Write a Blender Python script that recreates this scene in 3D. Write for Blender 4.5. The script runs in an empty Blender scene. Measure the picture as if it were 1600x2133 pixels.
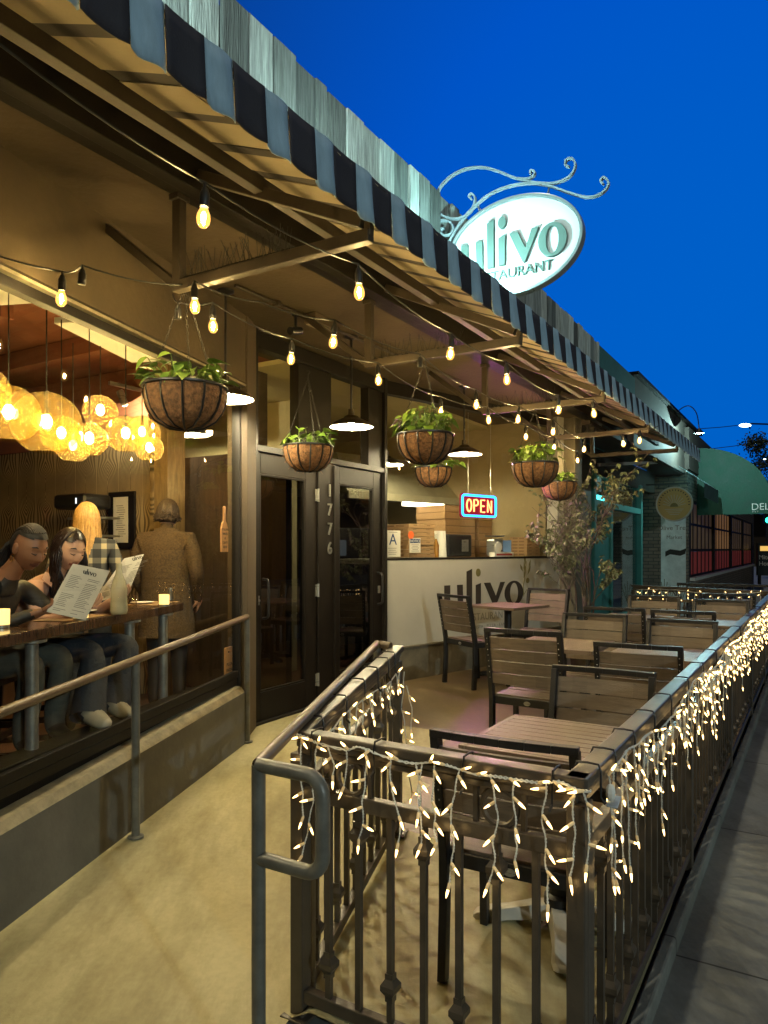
import bpy, bmesh, math, random
from mathutils import Vector as V, Matrix
R = random.Random(7)
C = bpy.context.scene.collection
X, Y, Z = V((1,0,0)), V((0,1,0)), V((0,0,1))
PI = math.pi
H = 1.55                      # eye height of the camera
# ---------------------------------------------------------------- places
S = V((.51700,.85597,0)); T = V((.85597,-.51700,0))      # along the street front, out to the street
W = V((.2649,.9643,0)); WN = V((.9643,-.2649,0))         # along the slanted window wall, its outward side
KD = V((.729,.6845,0)); KN = V((.6845,-.729,0))          # along the slanted counter wall, its outward side
FC = V((.518,1.919,0))                                   # street corner of the patio fence
def F(a,b,z=0): return FC + S*a + T*b + V((0,0,z))
L0 = F(0,-.93)                                           # inner front corner of the fence
E0 = V((-.964,4.99,0)); D0 = V((-1.0,5.38,0)); K0 = V((-.0127,7.01,0)); K1 = K0+KD*3.06
def K(d,e,z): return K0+KD*d+KN*e+V((0,0,z))
def Dr(d,e,z): return D0+S*d+T*e+V((0,0,z))
def Wl(d,e,z): return E0+W*d+WN*e+V((0,0,z))
def ray(u,v): return V(((u-800)/1500,1,(1143-v)/1500))
def at_z(u,v,z): return V((0,0,H))+ray(u,v)*((z-H)*1500/(1143-v))
def at_y(u,v,y): return V((0,0,H))+ray(u,v)*y
def at_pl(u,v,p,n):
    r=ray(u,v); o=V((0,0,H)); return o+r*((p-o).dot(n)/r.dot(n))
def at_a(u,v,a): return at_pl(u,v,F(a,0),S)
def at_b(u,v,b): return at_pl(u,v,F(0,b),T)
def ab(p): q=p-FC; return q.dot(S), q.dot(T)
def ramp_z(p):
    al=(p-L0).dot(W); return max(-.05,min(.23,.085*al))
def floor_z(p):
    a,b=ab(p); lin=b-(-.93-.2824*a)           # >0 on the patio side of the ramp fence
    pz=min(.23,.02+.025*a+.035*(-b))
    if a>1.0:
        k=min(1,max(0,(a-1.0)/1.2)); q=min(1,max(0,lin/.9)); pz2=ramp_z(p)*(1-q)+pz*q; pz=pz*(1-k)+pz2*k
    if a>4.5: pz=max(pz,.23*min(1,max(0,(-b-1.0)/1.0)))
    rz=ramp_z(p); q=min(1,max(0,lin/.06+.5)); return rz*(1-q)+pz*q
# ---------------------------------------------------------------- mesh builder
OFF={}
class MB:
    def __init__(s): s.v=[];s.f=[];s.m=[];s.cur=0
    def add(s,vs,fs):
        o=len(s.v); s.v+=[V(p) for p in vs]
        for f in fs: s.f.append([i+o for i in f]); s.m.append(s.cur)
        return s
    def box(s,c,sz,ax=(X,Y,Z)):
        c=V(c); h=[V(a)*(k/2) for a,k in zip(ax,sz)]; vs=[]
        for i in (-1,1):
            for j in (-1,1):
                for k in (-1,1): vs.append(c+h[0]*i+h[1]*j+h[2]*k)
        return s.add(vs,[(0,1,3,2),(4,6,7,5),(0,4,5,1),(2,3,7,6),(0,2,6,4),(1,5,7,3)])
    def bar(s,p,q,w,h,up=Z):
        p=V(p);q=V(q);d=q-p;l=d.length;d=d/l
        if abs(d.dot(up))>.99: up=X if abs(d.x)<.9 else Y
        sd=d.cross(up).normalized(); u2=sd.cross(d)
        return s.box((p+q)/2,(l,w,h),(d,sd,u2))
    def tube(s,pts,r,n=8,cap=True,closed=False):
        pts=[V(p) for p in pts]; m=len(pts); rs=r if isinstance(r,(list,tuple)) else [r]*m
        t0=(pts[1]-pts[0]).normalized(); ref=Z if abs(t0.z)<.9 else X
        nrm=(ref-t0*ref.dot(t0)).normalized(); o=len(s.v)
        for i,p in enumerate(pts):
            if closed: t=(pts[(i+1)%m]-pts[i-1]).normalized()
            else: t=(pts[min(i+1,m-1)]-pts[max(i-1,0)]).normalized()
            nrm=(nrm-t*nrm.dot(t)); nrm=nrm.normalized() if nrm.length>1e-6 else t.orthogonal().normalized()
            bn=t.cross(nrm)
            for k in range(n):
                a=2*PI*k/n; s.v.append(p+(nrm*math.cos(a)+bn*math.sin(a))*rs[i])
        for i in range(m if closed else m-1):
            j=(i+1)%m
            for k in range(n):
                k2=(k+1)%n; s.f.append([o+i*n+k,o+i*n+k2,o+j*n+k2,o+j*n+k]); s.m.append(s.cur)
        if cap and not closed:
            s.f.append([o+k for k in range(n)][::-1]); s.m.append(s.cur)
            s.f.append([o+(m-1)*n+k for k in range(n)]); s.m.append(s.cur)
        return s
    def lathe(s,prof,c=(0,0,0),n=20,ax=(X,Y,Z),wob=None):
        c=V(c);o=len(s.v);m=len(prof)
        for i,(r,z) in enumerate(prof):
            for k in range(n):
                a=2*PI*k/n; rr=r*(wob(a,z) if wob else 1)
                s.v.append(c+ax[0]*(rr*math.cos(a))+ax[1]*(rr*math.sin(a))+ax[2]*z)
        for i in range(m-1):
            for k in range(n):
                k2=(k+1)%n; s.f.append([o+i*n+k,o+i*n+k2,o+(i+1)*n+k2,o+(i+1)*n+k]); s.m.append(s.cur)
        return s
    def ell(s,c,r,n=12,m=8,ax=(X,Y,Z)):
        prof=[(max(1e-4,math.sin(PI*i/m)),-math.cos(PI*i/m)) for i in range(m+1)]
        return s.lathe(prof,c,n,(V(ax[0])*r[0],V(ax[1])*r[1],V(ax[2])*r[2]))
    def prism(s,poly,o,ux,uy,un,th):
        o=V(o);n=len(poly); a=[o+ux*p[0]+uy*p[1] for p in poly]; b=[p+un*th for p in a]
        fs=[list(range(n))[::-1],list(range(n,2*n))]+[(i,(i+1)%n,n+(i+1)%n,n+i) for i in range(n)]
        return s.add(a+b,fs)
    def ring(s,outer,inner,o,ux,uy,un,th):
        o=V(o);n=len(outer); g=lambda P,k:[o+ux*p[0]+uy*p[1]+un*k for p in P]
        vs=g(outer,0)+g(inner,0)+g(outer,th)+g(inner,th); fs=[]
        for i in range(n):
            j=(i+1)%n
            fs+=[(i,n+i,n+j,j),(2*n+i,2*n+j,3*n+j,3*n+i),(i,j,2*n+j,2*n+i),(n+i,3*n+i,3*n+j,n+j)]
        return s.add(vs,fs)
    def text(s,txt,o,ux,uy,un,size,th=.002,al='LEFT',sp=1.0,sx=1.0):
        cu=bpy.data.curves.new('t','FONT'); cu.body=txt; cu.size=size; cu.align_x=al; cu.space_character=sp
        cu.extrude=th/2; cu.resolution_u=3; ob=bpy.data.objects.new('t',cu); C.objects.link(ob)
        bpy.context.view_layer.update()
        me=bpy.data.meshes.new_from_object(ob.evaluated_get(bpy.context.evaluated_depsgraph_get()))
        s.add([V(o)+ux*(v.co.x*sx)+uy*v.co.y+un*(v.co.z+th/2) for v in me.vertices],[list(p.vertices) for p in me.polygons])
        bpy.data.objects.remove(ob); bpy.data.curves.remove(cu); bpy.data.meshes.remove(me); return s
    def build(s,name,mats,parent=None,smooth=False,bev=0,world=True,kind=None,ang=40):
        me=bpy.data.meshes.new(name); off=OFF.get(parent.name,V((0,0,0))) if (parent and world) else V((0,0,0))
        me.from_pydata([v-off for v in s.v],[],s.f)
        for m in (mats if isinstance(mats,(list,tuple)) else [mats]): me.materials.append(m)
        if any(s.m): me.polygons.foreach_set('material_index',s.m)
        bm=bmesh.new(); bm.from_mesh(me); bmesh.ops.recalc_face_normals(bm,faces=bm.faces); bm.to_mesh(me); bm.free()
        if smooth:
            me.polygons.foreach_set('use_smooth',[True]*len(me.polygons))
            if ang<180: me.set_sharp_from_angle(angle=math.radians(ang))
        ob=bpy.data.objects.new(name,me); C.objects.link(ob)
        if parent: ob.parent=parent; OFF[ob.name]=off
        if bev:
            b=ob.modifiers.new('bevel','BEVEL'); b.width=bev; b.segments=2; b.limit_method='ANGLE'; b.angle_limit=math.radians(40)
        if kind: ob['kind']=kind
        return ob
def thing(name,label,cat,loc=(0,0,0),rz=0,group=None):
    o=bpy.data.objects.new(name,None); C.objects.link(o); o.location=loc; o.rotation_euler=(0,0,rz); o.empty_display_size=.1
    OFF[o.name]=V(loc); o['label']=label; o['category']=cat
    if group: o['group']=group
    return o
def tag(o,label,cat,group=None):
    o['label']=label; o['category']=cat
    if group: o['group']=group
    return o
def struct(o): o['kind']='structure'; return o
def dup(root,loc,rz,label,group=None):
    def cp(o,par):
        c=o.copy(); C.objects.link(c)
        if par: c.parent=par
        for ch in list(o.children): cp(ch,c)
        return c
    r=cp(root,None); r.location=loc; r.rotation_euler=(0,0,rz); r['label']=label; OFF[r.name]=V(loc)
    if group: r['group']=group
    return r
def wob_line(pts,seg=6):
    out=[]
    for i in range(len(pts)-1):
        p0=pts[max(i-1,0)];p1=pts[i];p2=pts[i+1];p3=pts[min(i+2,len(pts)-1)]
        for k in range(seg):
            t=k/seg
            out.append(.5*((2*p1)+(p2-p0)*t+(2*p0-5*p1+4*p2-p3)*t*t+(3*p1-p0-3*p2+p3)*t*t*t))
    out.append(pts[-1]); return out
# ---------------------------------------------------------------- materials
def nd(nt,t,**kw):
    n=nt.nodes.new(t)
    for k,v in kw.items(): setattr(n,k,v)
    return n
def M(name,col,rough=.6,metal=0,n=None,bump=None,emit=None,es=1,isl=0,stretch=None,spec=.5,col2=None,coat=0,trans=0):
    m=bpy.data.materials.new(name); m.use_nodes=True; nt=m.node_tree; b=nt.nodes['Principled BSDF']; lk=nt.links.new
    col=tuple(col)+(1,); b.inputs['Base Color'].default_value=col; b.inputs['Roughness'].default_value=rough
    b.inputs['Metallic'].default_value=metal; b.inputs['Specular IOR Level'].default_value=spec
    if coat: b.inputs['Coat Weight'].default_value=coat
    if emit: b.inputs['Emission Color'].default_value=tuple(emit)+(1,); b.inputs['Emission Strength'].default_value=es
    if n or bump or isl:
        geo=nd(nt,'ShaderNodeTexCoord'); src=geo.outputs['Object']
        if stretch:
            mp=nd(nt,'ShaderNodeMapping'); mp.inputs['Scale'].default_value=stretch; lk(src,mp.inputs[0]); src=mp.outputs[0]
        last=None
        if n:
            tx=nd(nt,'ShaderNodeTexNoise'); tx.inputs['Scale'].default_value=n[0]; tx.inputs['Detail'].default_value=6; tx.inputs['Roughness'].default_value=.65; lk(src,tx.inputs['Vector'])
            rp=nd(nt,'ShaderNodeValToRGB'); c2=col2 or [min(1,c*(1+n[1])) for c in col[:3]]
            rp.color_ramp.elements[0].position=.3; rp.color_ramp.elements[1].position=.7
            rp.color_ramp.elements[0].color=tuple((c if col2 else c*(1-n[1])) for c in col[:3])+(1,); rp.color_ramp.elements[1].color=tuple(c2)+(1,)
            lk(tx.outputs[0],rp.inputs[0]); last=rp.outputs[0]
            mr=nd(nt,'ShaderNodeMapRange'); mr.inputs[3].default_value=max(.03,rough-.12); mr.inputs[4].default_value=min(1,rough+.12); lk(tx.outputs[0],mr.inputs[0]); lk(mr.outputs[0],b.inputs['Roughness'])
        if isl:
            g=nd(nt,'ShaderNodeNewGeometry'); mr=nd(nt,'ShaderNodeMapRange'); mr.inputs[3].default_value=1-isl; mr.inputs[4].default_value=1+isl
            lk(g.outputs['Random Per Island'],mr.inputs[0]); mx=nd(nt,'ShaderNodeVectorMath',operation='SCALE')
            if last: lk(last,mx.inputs[0])
            else: mx.inputs[0].default_value=col[:3]
            lk(mr.outputs[0],mx.inputs['Scale']); last=mx.outputs[0]
        if last: lk(last,b.inputs['Base Color'])
        if bump:
            t2=nd(nt,'ShaderNodeTexNoise'); t2.inputs['Scale'].default_value=bump[0]; t2.inputs['Detail'].default_value=5; lk(src,t2.inputs['Vector'])
            bp=nd(nt,'ShaderNodeBump'); bp.inputs['Strength'].default_value=bump[1]; bp.inputs['Distance'].default_value=.01; lk(t2.outputs[0],bp.inputs['Height']); lk(bp.outputs[0],b.inputs['Normal'])
    return m
def EM(name,col,st):
    m=bpy.data.materials.new(name); m.use_nodes=True; nt=m.node_tree; nt.nodes.clear()
    e=nd(nt,'ShaderNodeEmission'); e.inputs[0].default_value=tuple(col)+(1,); e.inputs[1].default_value=st
    o=nd(nt,'ShaderNodeOutputMaterial'); nt.links.new(e.outputs[0],o.inputs[0]); return m
def GLASS(name,tint,refl=1.0,rough=0,em=None,bubbles=False,ior=1.45,trl=None):
    m=bpy.data.materials.new(name); m.use_nodes=True; nt=m.node_tree; nt.nodes.clear(); lk=nt.links.new
    t=nd(nt,'ShaderNodeBsdfTransparent'); t.inputs[0].default_value=tuple(tint)+(1,)
    g=nd(nt,'ShaderNodeBsdfGlossy'); g.inputs['Roughness'].default_value=rough; g.inputs['Color'].default_value=(refl,refl,refl,1)
    fr=nd(nt,'ShaderNodeFresnel'); ge=nd(nt,'ShaderNodeNewGeometry'); mi=nd(nt,'ShaderNodeMapRange'); mi.inputs[3].default_value=ior; mi.inputs[4].default_value=1/ior; lk(ge.outputs['Backfacing'],mi.inputs[0]); lk(mi.outputs[0],fr.inputs[0])
    mx=nd(nt,'ShaderNodeMixShader'); lk(fr.outputs[0],mx.inputs[0]); lk(t.outputs[0],mx.inputs[1]); lk(g.outputs[0],mx.inputs[2]); last=mx.outputs[0]
    if trl:
        tl=nd(nt,'ShaderNodeBsdfTranslucent'); tl.inputs[0].default_value=tuple(trl[0])+(1,); m4=nd(nt,'ShaderNodeMixShader'); m4.inputs[0].default_value=trl[1]; lk(last,m4.inputs[1]); lk(tl.outputs[0],m4.inputs[2]); last=m4.outputs[0]
    if em:
        e=nd(nt,'ShaderNodeEmission'); e.inputs[0].default_value=tuple(em[0])+(1,); e.inputs[1].default_value=em[1]
        a=nd(nt,'ShaderNodeAddShader'); lk(last,a.inputs[0]); lk(e.outputs[0],a.inputs[1]); last=a.outputs[0]
    if bubbles:
        tc=nd(nt,'ShaderNodeTexCoord'); vo=nd(nt,'ShaderNodeTexVoronoi'); vo.inputs['Scale'].default_value=120; lk(tc.outputs['Object'],vo.inputs['Vector'])
        cr=nd(nt,'ShaderNodeValToRGB'); cr.color_ramp.elements[0].position=.04; cr.color_ramp.elements[0].color=(1,.97,.85,1); cr.color_ramp.elements[1].position=.22; cr.color_ramp.elements[1].color=tuple(tint)+(1,)
        lk(vo.outputs['Distance'],cr.inputs[0]); lk(cr.outputs[0],t.inputs[0])
        bp=nd(nt,'ShaderNodeBump'); bp.inputs['Strength'].default_value=.06; lk(vo.outputs['Distance'],bp.inputs['Height']); lk(bp.outputs[0],g.inputs['Normal'])
    o=nd(nt,'ShaderNodeOutputMaterial'); lk(last,o.inputs[0]); return m
WARM=(1,.68,.28)
m={}
m['rail']=M('bronze_metal_paint',(.062,.05,.037),.38,.0,n=(9,.25),bump=(120,.08),spec=.6)
m['tube']=M('grey_pipe_paint',(.12,.12,.105),.4,.0,n=(14,.3),bump=(90,.1),spec=.6)
m['brownrail']=M('brown_rail_paint',(.11,.075,.045),.42,0,n=(8,.3),bump=(80,.1),spec=.6)
m['blackmetal']=M('black_metal',(.012,.012,.013),.42,.0,n=(20,.3),bump=(150,.05))
m['slat']=M('composite_slat',(.145,.112,.080),.5,0,n=(6,.28),bump=(60,.25),isl=.14,stretch=(1,8,8))
m['tabletop']=M('composite_table_slat',(.165,.118,.085),.42,0,n=(6,.25),bump=(60,.2),isl=.1,stretch=(1,9,9))
m['castiron']=M('chipped_white_iron',(.55,.54,.48),.55,0,n=(14,.5),col2=(.62,.6,.55),bump=(30,.3))
m['stucco']=M('painted_stucco',(.085,.062,.032),.85,0,n=(1.6,.28),bump=(30,.35))
m['greywall']=M('painted_low_wall',(.115,.112,.10),.7,0,n=(2.2,.3),bump=(25,.25))
m['walltop']=M('pale_tan_cap',(.25,.215,.14),.8,0,n=(12,.35),bump=(40,.4))
m['cream']=M('cream_panel',(.40,.385,.34),.5,0,n=(2,.07),bump=(15,.05))
m['basewall']=M('dark_plinth',(.12,.105,.075),.75,0,n=(5,.35),bump=(30,.3))
m['frame']=M('dark_bronze_frame',(.010,.008,.006),.5,.0,n=(8,.3),bump=(60,.06),spec=.25)
m['doorwood']=M('dark_stained_door',(.008,.006,.0045),.5,0,n=(5,.35),bump=(40,.12),stretch=(6,6,1),spec=.22)
m['column']=M('brown_column_paint',(.075,.052,.027),.65,0,n=(4,.2),bump=(30,.15))
m['white']=M('white_paint',(.75,.74,.7),.5,0,n=(3,.06))
m['paper']=M('paper',(.72,.69,.62),.8,0,n=(6,.05))
m['ink']=M('ink',(.02,.02,.02),.7)
m['greyink']=M('grey_print',(.22,.21,.19),.8)
m['ink2']=M('brown_logo_ink',(.028,.022,.018),.6)
m['olive']=M('olive_print',(.16,.14,.05),.6)
m['glass']=GLASS('window_glass',(.93,.93,.9))
m['doorglass']=GLASS('tinted_door_glass',(.20,.20,.19),ior=1.75)
m['socket']=M('black_socket',(.013,.013,.013),.5)
m['wire']=M('black_cable',(.016,.015,.013),.5)
m['bulbglass']=GLASS('bulb_glass',(1,.86,.58),em=((1,.58,.14),.85))
m['filament']=EM('bulb_filament',(1,.80,.44),1400)
m['clearbulb']=GLASS('unlit_bulb_glass',(.95,.92,.85))
m['amber']=GLASS('amber_seeded_glass',(1,.87,.52),refl=.45,ior=1.22,trl=((1,.68,.22),.06))
m['globecore']=EM('globe_filament',(1,.80,.44),290)
m['barnbulb']=EM('barn_bulb',(1,.84,.50),2700)
m['miniwire']=M('white_cord',(.72,.74,.7),.5)
m['minibase']=M('white_mini_socket',(.78,.66,.42),.5,emit=(1,.60,.2),es=.14)
m['minitip']=EM('mini_bulb_tip',(1,.62,.22),9)
m['coir']=M('coir_liner',(.17,.085,.034),.95,0,n=(45,.6),bump=(70,1.0))
m['leaf']=M('pothos_leaf',(.10,.20,.025),.38,0,n=(6,.5),isl=.45,col2=(.20,.30,.04),spec=.6)
m['dryleaf']=M('dusty_leaf',(.09,.115,.05),.6,0,n=(6,.4),isl=.5,col2=(.19,.20,.11))
m['bark']=M('grey_bark',(.10,.085,.065),.85,0,n=(12,.4),bump=(40,.5))
m['soil']=M('soil',(.03,.022,.015),.95)
m['steel']=M('brushed_steel',(.5,.5,.46),.3,.85,n=(5,.15),stretch=(1,1,20))
m['board']=M('kraft_cardboard',(.34,.21,.10),.8,0,n=(5,.14),bump=(50,.1),isl=.06)
m['flute']=M('cardboard_edge',(.20,.12,.055),.9)
# ================================================================= SETTING: ground
def grid_floor(sel,name,mt):
    mb=MB(); da=.08; na=int(13.5/da); nb=int(4.2/da); idx={}
    def vid(i,j):
        if (i,j) not in idx:
            a=-2.6+i*da; b=-3.9+j*da; p=F(a,b); p.z=floor_z(p)+.0; idx[(i,j)]=len(mb.v); mb.v.append(p)
        return idx[(i,j)]
    for i in range(na):
        for j in range(nb):
            a=-2.6+(i+.5)*da; b=-3.9+(j+.5)*da
            p=F(a,b)
            if b>.05 or (p-E0).dot(WN)<-.12 or b<-3.25 or (p-K0).dot(KN)<-.15: continue
            if a>7 and b<-2.6: continue
            if sel(a,b): mb.f.append([vid(i,j),vid(i+1,j),vid(i+1,j+1),vid(i,j+1)]); mb.m.append(1 if (name=='patio_slab' and a<1.3) else 0)
    return mb.build(name,mt,smooth=True,ang=180)
def concrete(name,c1,c2,c3,rough,sc=1.3,joint=None):
    mm=M(name,c1,rough,0,bump=(55,.12)); nt=mm.node_tree; lk=nt.links.new; b=nt.nodes['Principled BSDF']
    tc=nd(nt,'ShaderNodeTexCoord'); a=nd(nt,'ShaderNodeTexNoise'); a.inputs['Scale'].default_value=sc; a.inputs['Detail'].default_value=7; a.inputs['Roughness'].default_value=.62; a.inputs['Distortion'].default_value=.6; lk(tc.outputs['Object'],a.inputs['Vector'])
    r=nd(nt,'ShaderNodeValToRGB'); e=r.color_ramp.elements; e[0].position=.33; e[0].color=c1+(1,); e[1].position=.68; e[1].color=c3+(1,); k=e.new(.5); k.color=c2+(1,); lk(a.outputs[0],r.inputs[0])
    f=nd(nt,'ShaderNodeTexNoise'); f.inputs['Scale'].default_value=38; f.inputs['Detail'].default_value=4; lk(tc.outputs['Object'],f.inputs['Vector'])
    fr=nd(nt,'ShaderNodeValToRGB'); fr.color_ramp.elements[0].position=.3; fr.color_ramp.elements[0].color=(.90,.90,.90,1); fr.color_ramp.elements[1].position=.62; fr.color_ramp.elements[1].color=(1,1,1,1); lk(f.outputs[0],fr.inputs[0])
    mx=nd(nt,'ShaderNodeMix',data_type='RGBA',blend_type='MULTIPLY'); mx.inputs[0].default_value=1; lk(r.outputs[0],mx.inputs[6]); lk(fr.outputs[0],mx.inputs[7]); last=mx.outputs[2]
    # broad traffic stains, stretched
    mpz=nd(nt,'ShaderNodeMapping'); mpz.inputs['Scale'].default_value=(1.9,.6,1); mpz.inputs['Rotation'].default_value=(0,0,.35); lk(tc.outputs['Object'],mpz.inputs[0])
    bs=nd(nt,'ShaderNodeTexNoise'); bs.inputs['Scale'].default_value=1.4; bs.inputs['Detail'].default_value=9; bs.inputs['Roughness'].default_value=.72; lk(mpz.outputs[0],bs.inputs['Vector'])
    bsr=nd(nt,'ShaderNodeValToRGB'); bsr.color_ramp.elements[0].position=.36; bsr.color_ramp.elements[0].color=(.66,.64,.60,1); bsr.color_ramp.elements[1].position=.58; bsr.color_ramp.elements[1].color=(1.06,1.06,1.06,1); lk(bs.outputs[0],bsr.inputs[0])
    mz=nd(nt,'ShaderNodeMix',data_type='RGBA',blend_type='MULTIPLY'); mz.inputs[0].default_value=1; lk(last,mz.inputs[6]); lk(bsr.outputs[0],mz.inputs[7]); last=mz.outputs[2]
    # small dark spots of gum and grit
    vo=nd(nt,'ShaderNodeTexVoronoi'); vo.inputs['Scale'].default_value=2.3; lk(tc.outputs['Object'],vo.inputs['Vector'])
    vr=nd(nt,'ShaderNodeValToRGB'); vr.color_ramp.elements[0].position=.035; vr.color_ramp.elements[0].color=(.55,.53,.5,1); vr.color_ramp.elements[1].position=.06; vr.color_ramp.elements[1].color=(1,1,1,1); lk(vo.outputs[0],vr.inputs[0])
    m2=nd(nt,'ShaderNodeMix',data_type='RGBA',blend_type='MULTIPLY'); m2.inputs[0].default_value=.8; lk(last,m2.inputs[6]); lk(vr.outputs[0],m2.inputs[7]); last=m2.outputs[2]
    if joint:
        mp=nd(nt,'ShaderNodeMapping'); mp.inputs['Rotation'].default_value=(0,0,joint[1]); lk(tc.outputs['Object'],mp.inputs[0])
        br=nd(nt,'ShaderNodeTexBrick'); br.offset=0; br.inputs['Scale'].default_value=1; br.inputs['Brick Width'].default_value=joint[0]; br.inputs['Row Height'].default_value=joint[0]; br.inputs['Mortar Size'].default_value=.006; br.inputs['Color1'].default_value=(1,1,1,1); br.inputs['Color2'].default_value=(.88,.88,.88,1); br.inputs['Mortar'].default_value=(.25,.24,.22,1); lk(mp.outputs[0],br.inputs[0])
        m3=nd(nt,'ShaderNodeMix',data_type='RGBA',blend_type='MULTIPLY'); m3.inputs[0].default_value=1; lk(last,m3.inputs[6]); lk(br.outputs[0],m3.inputs[7]); last=m3.outputs[2]
    lk(last,b.inputs['Base Color'])
    ro=nd(nt,'ShaderNodeMapRange'); ro.inputs[3].default_value=rough-.15; ro.inputs[4].default_value=rough+.12; lk(a.outputs[0],ro.inputs[0]); lk(ro.outputs[0],b.inputs['Roughness'])
    return mm
m['ramp']=concrete('ramp_concrete',(.33,.295,.16),(.44,.40,.23),(.51,.47,.29),.62,.8)
m['patio']=concrete('stained_patio_concrete',(.085,.056,.026),(.14,.098,.05),(.21,.155,.085),.40,1.2)
m['walk']=concrete('sidewalk_concrete',(.165,.175,.165),(.20,.21,.195),(.235,.245,.225),.8,.9,joint=(1.52,math.atan2(S.y,S.x)*-1))
m['asphalt']=concrete('asphalt',(.04,.04,.04),(.05,.05,.05),(.06,.06,.06),.85,2)
struct(grid_floor(lambda a,b: b<-.93-.2824*a and a<2.75 and b<.02,'ramp',m['ramp']))
struct(grid_floor(lambda a,b: not(b<-.93-.2824*a and a<2.75) and a>-.06,'patio_slab',[m['patio'],m['ramp']]))
mb=MB(); mb.box(F(4.6,.04,-.045),(9.4,.05,.11),(S,T,Z)); struct(mb.build('slab_edge',m['walk'],bev=.01))
mb=MB()
q=[F(-30,-14,-.06),F(-30,3.0,-.06),F(70,3.0,-.06),F(70,-14,-.06)]; mb.add(q,[(0,1,2,3)]); struct(mb.build('sidewalk',m['walk']))
mb=MB(); mb.box(F(20,3.08,-.1),(100,.15,.1),(S,T,Z)); struct(mb.build('kerb',m['walk'],bev=.015))
mb=MB(); mb.add([F(-600,-600,-.2),F(-600,600,-.2),F(800,600,-.2),F(800,-600,-.2)],[(0,1,2,3)]); struct(mb.build('road',m['asphalt']))
# ================================================================= RESTAURANT BUILDING
BLD=thing('restaurant_building','restaurant front with slanted window wall, dark double doors and grey weathered board parapet','restaurant',F(3,-2.5,.23))
SOF=3.2
# soffit + header + upper walls
mb=MB(); mb.box(F(2.6,-2.75,SOF+.05),(12.6,1.62,.1),(S,T,Z)); so=mb.build('soffit',m['stucco'],BLD)
mb=MB(); mb.box(F(2.4,-1.905,SOF+.06),(12.0,.07,.16),(S,T,Z)); mb.build('header_beam',m['frame'],BLD,bev=.004)
# parapet boards
m['plank']=M('weathered_board',(.20,.205,.20),.85,0,n=(3.2,.8),bump=(7,1.0),isl=.72,stretch=(16,16,1.1),col2=(.62,.66,.62))
mb=MB(); a=-3.2
while a<7.42:
    w=R.choice([.11,.14,.165,.19,.19,.225]); w=min(w,7.43-a)
    top=4.19+R.uniform(-.012,.012); zz=3.345
    bb=-1.875+R.uniform(-.01,.01)
    if R.random()<.4:
        zc=R.uniform(3.45,3.9); mb.box(F(a+w/2,bb,(zz+zc)/2-.002),(w-.011,.024,zc-zz-.004),(S,T,Z)); mb.box(F(a+w/2,bb+R.uniform(-.006,.006),(zc+top)/2),(w-.011,.024,top-zc),(S,T,Z))
    else: mb.box(F(a+w/2,bb,(zz+top)/2),(w-.011,.024,top-zz),(S,T,Z))
    a+=w
mb.build('board_parapet',m['plank'],BLD,bev=.002)
mb=MB(); mb.box(F(2.1,-1.97,3.68),(10.6,.09,.98),(S,T,Z)); mb.build('parapet_backing',m['frame'],BLD)
mb=MB(); mb.box(F(2.5,-6.2,3.42),(13,8.2,.16),(S,T,Z)); mb.build('roof',m['basewall'],BLD)
# --- low wall below the window (follows the ramp)
mb=MB()
def lw(d,e,up): p=Wl(d,e,0); p.z=ramp_z(p)+up; return p
n=14; vs=[];fs=[]
for i in range(n+1):
    d=-4.6+4.6*i/n
    h=.395+.012*(-d)
    zf=lw(d,0,0).z
    for e,zz in ((.0,-.06),(.0,h-.035),(-.03,h),(-.16,h+.01),(-.16,-.06)):
        p=Wl(d,e,zf+zz); vs.append(p)
for i in range(n):
    for k in range(5):
        k2=(k+1)%5; fs.append((i*5+k,i*5+k2,(i+1)*5+k2,(i+1)*5+k))
fs+=[(4,3,2,1,0),tuple(n*5+k for k in range(5))]
mb.add(vs,fs)
for f in range(len(mb.m)-2):
    if f%5 in (1,2): mb.m[f]=1  # cap faces paler: the light they catch is put into the colour
mb.build('low_wall',[m['greywall'],m['walltop']],BLD,smooth=True,ang=25)
# --- window above it
def sill(d): p=Wl(d,0,0); return ramp_z(p)+.395+.012*(-d)
HD=2.69
wf=MB()
wf.bar(Wl(-4.6,-.10,sill(-4.6)+.03),Wl(.02,-.10,sill(0)+.03),.06,.05)
wf.bar(Wl(-4.6,-.075,sill(-4.6)+.085),Wl(.02,-.075,sill(0)+.085),.03,.05)
wf.bar(Wl(-4.6,-.09,HD-.02),Wl(.07,-.09,HD-.02),.06,.05)
wf.bar(Wl(.05,-.09,sill(0)+.0),Wl(.05,-.09,HD),.05,.06)
wfo=wf.build('window_frame',m['frame'],BLD,bev=.004)
wg=MB(); z0=sill(-4.6); wg.add([Wl(-4.6,-.085,z0+.06),Wl(.03,-.085,sill(0)+.06),Wl(.03,-.085,HD-.04),Wl(-4.6,-.085,HD-.04)],[(0,1,2,3)]); wg.build('pane',m['glass'],wfo)
wt=MB(); wt.bar(Wl(-4.6,-.045,HD+.008),Wl(.07,-.045,HD+.008),.04,.016); wt.build('lit_edge_strip',m['walltop'],BLD)  # pale strip painting the lit edge of the window frame
mb=MB(); mb.box((Wl(-2.26,-.09,(HD+SOF)/2+.02)),(4.7,.1,SOF-HD-.03),(W,WN,Z)); mb.build('upper_wall',m['stucco'],BLD)
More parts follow.
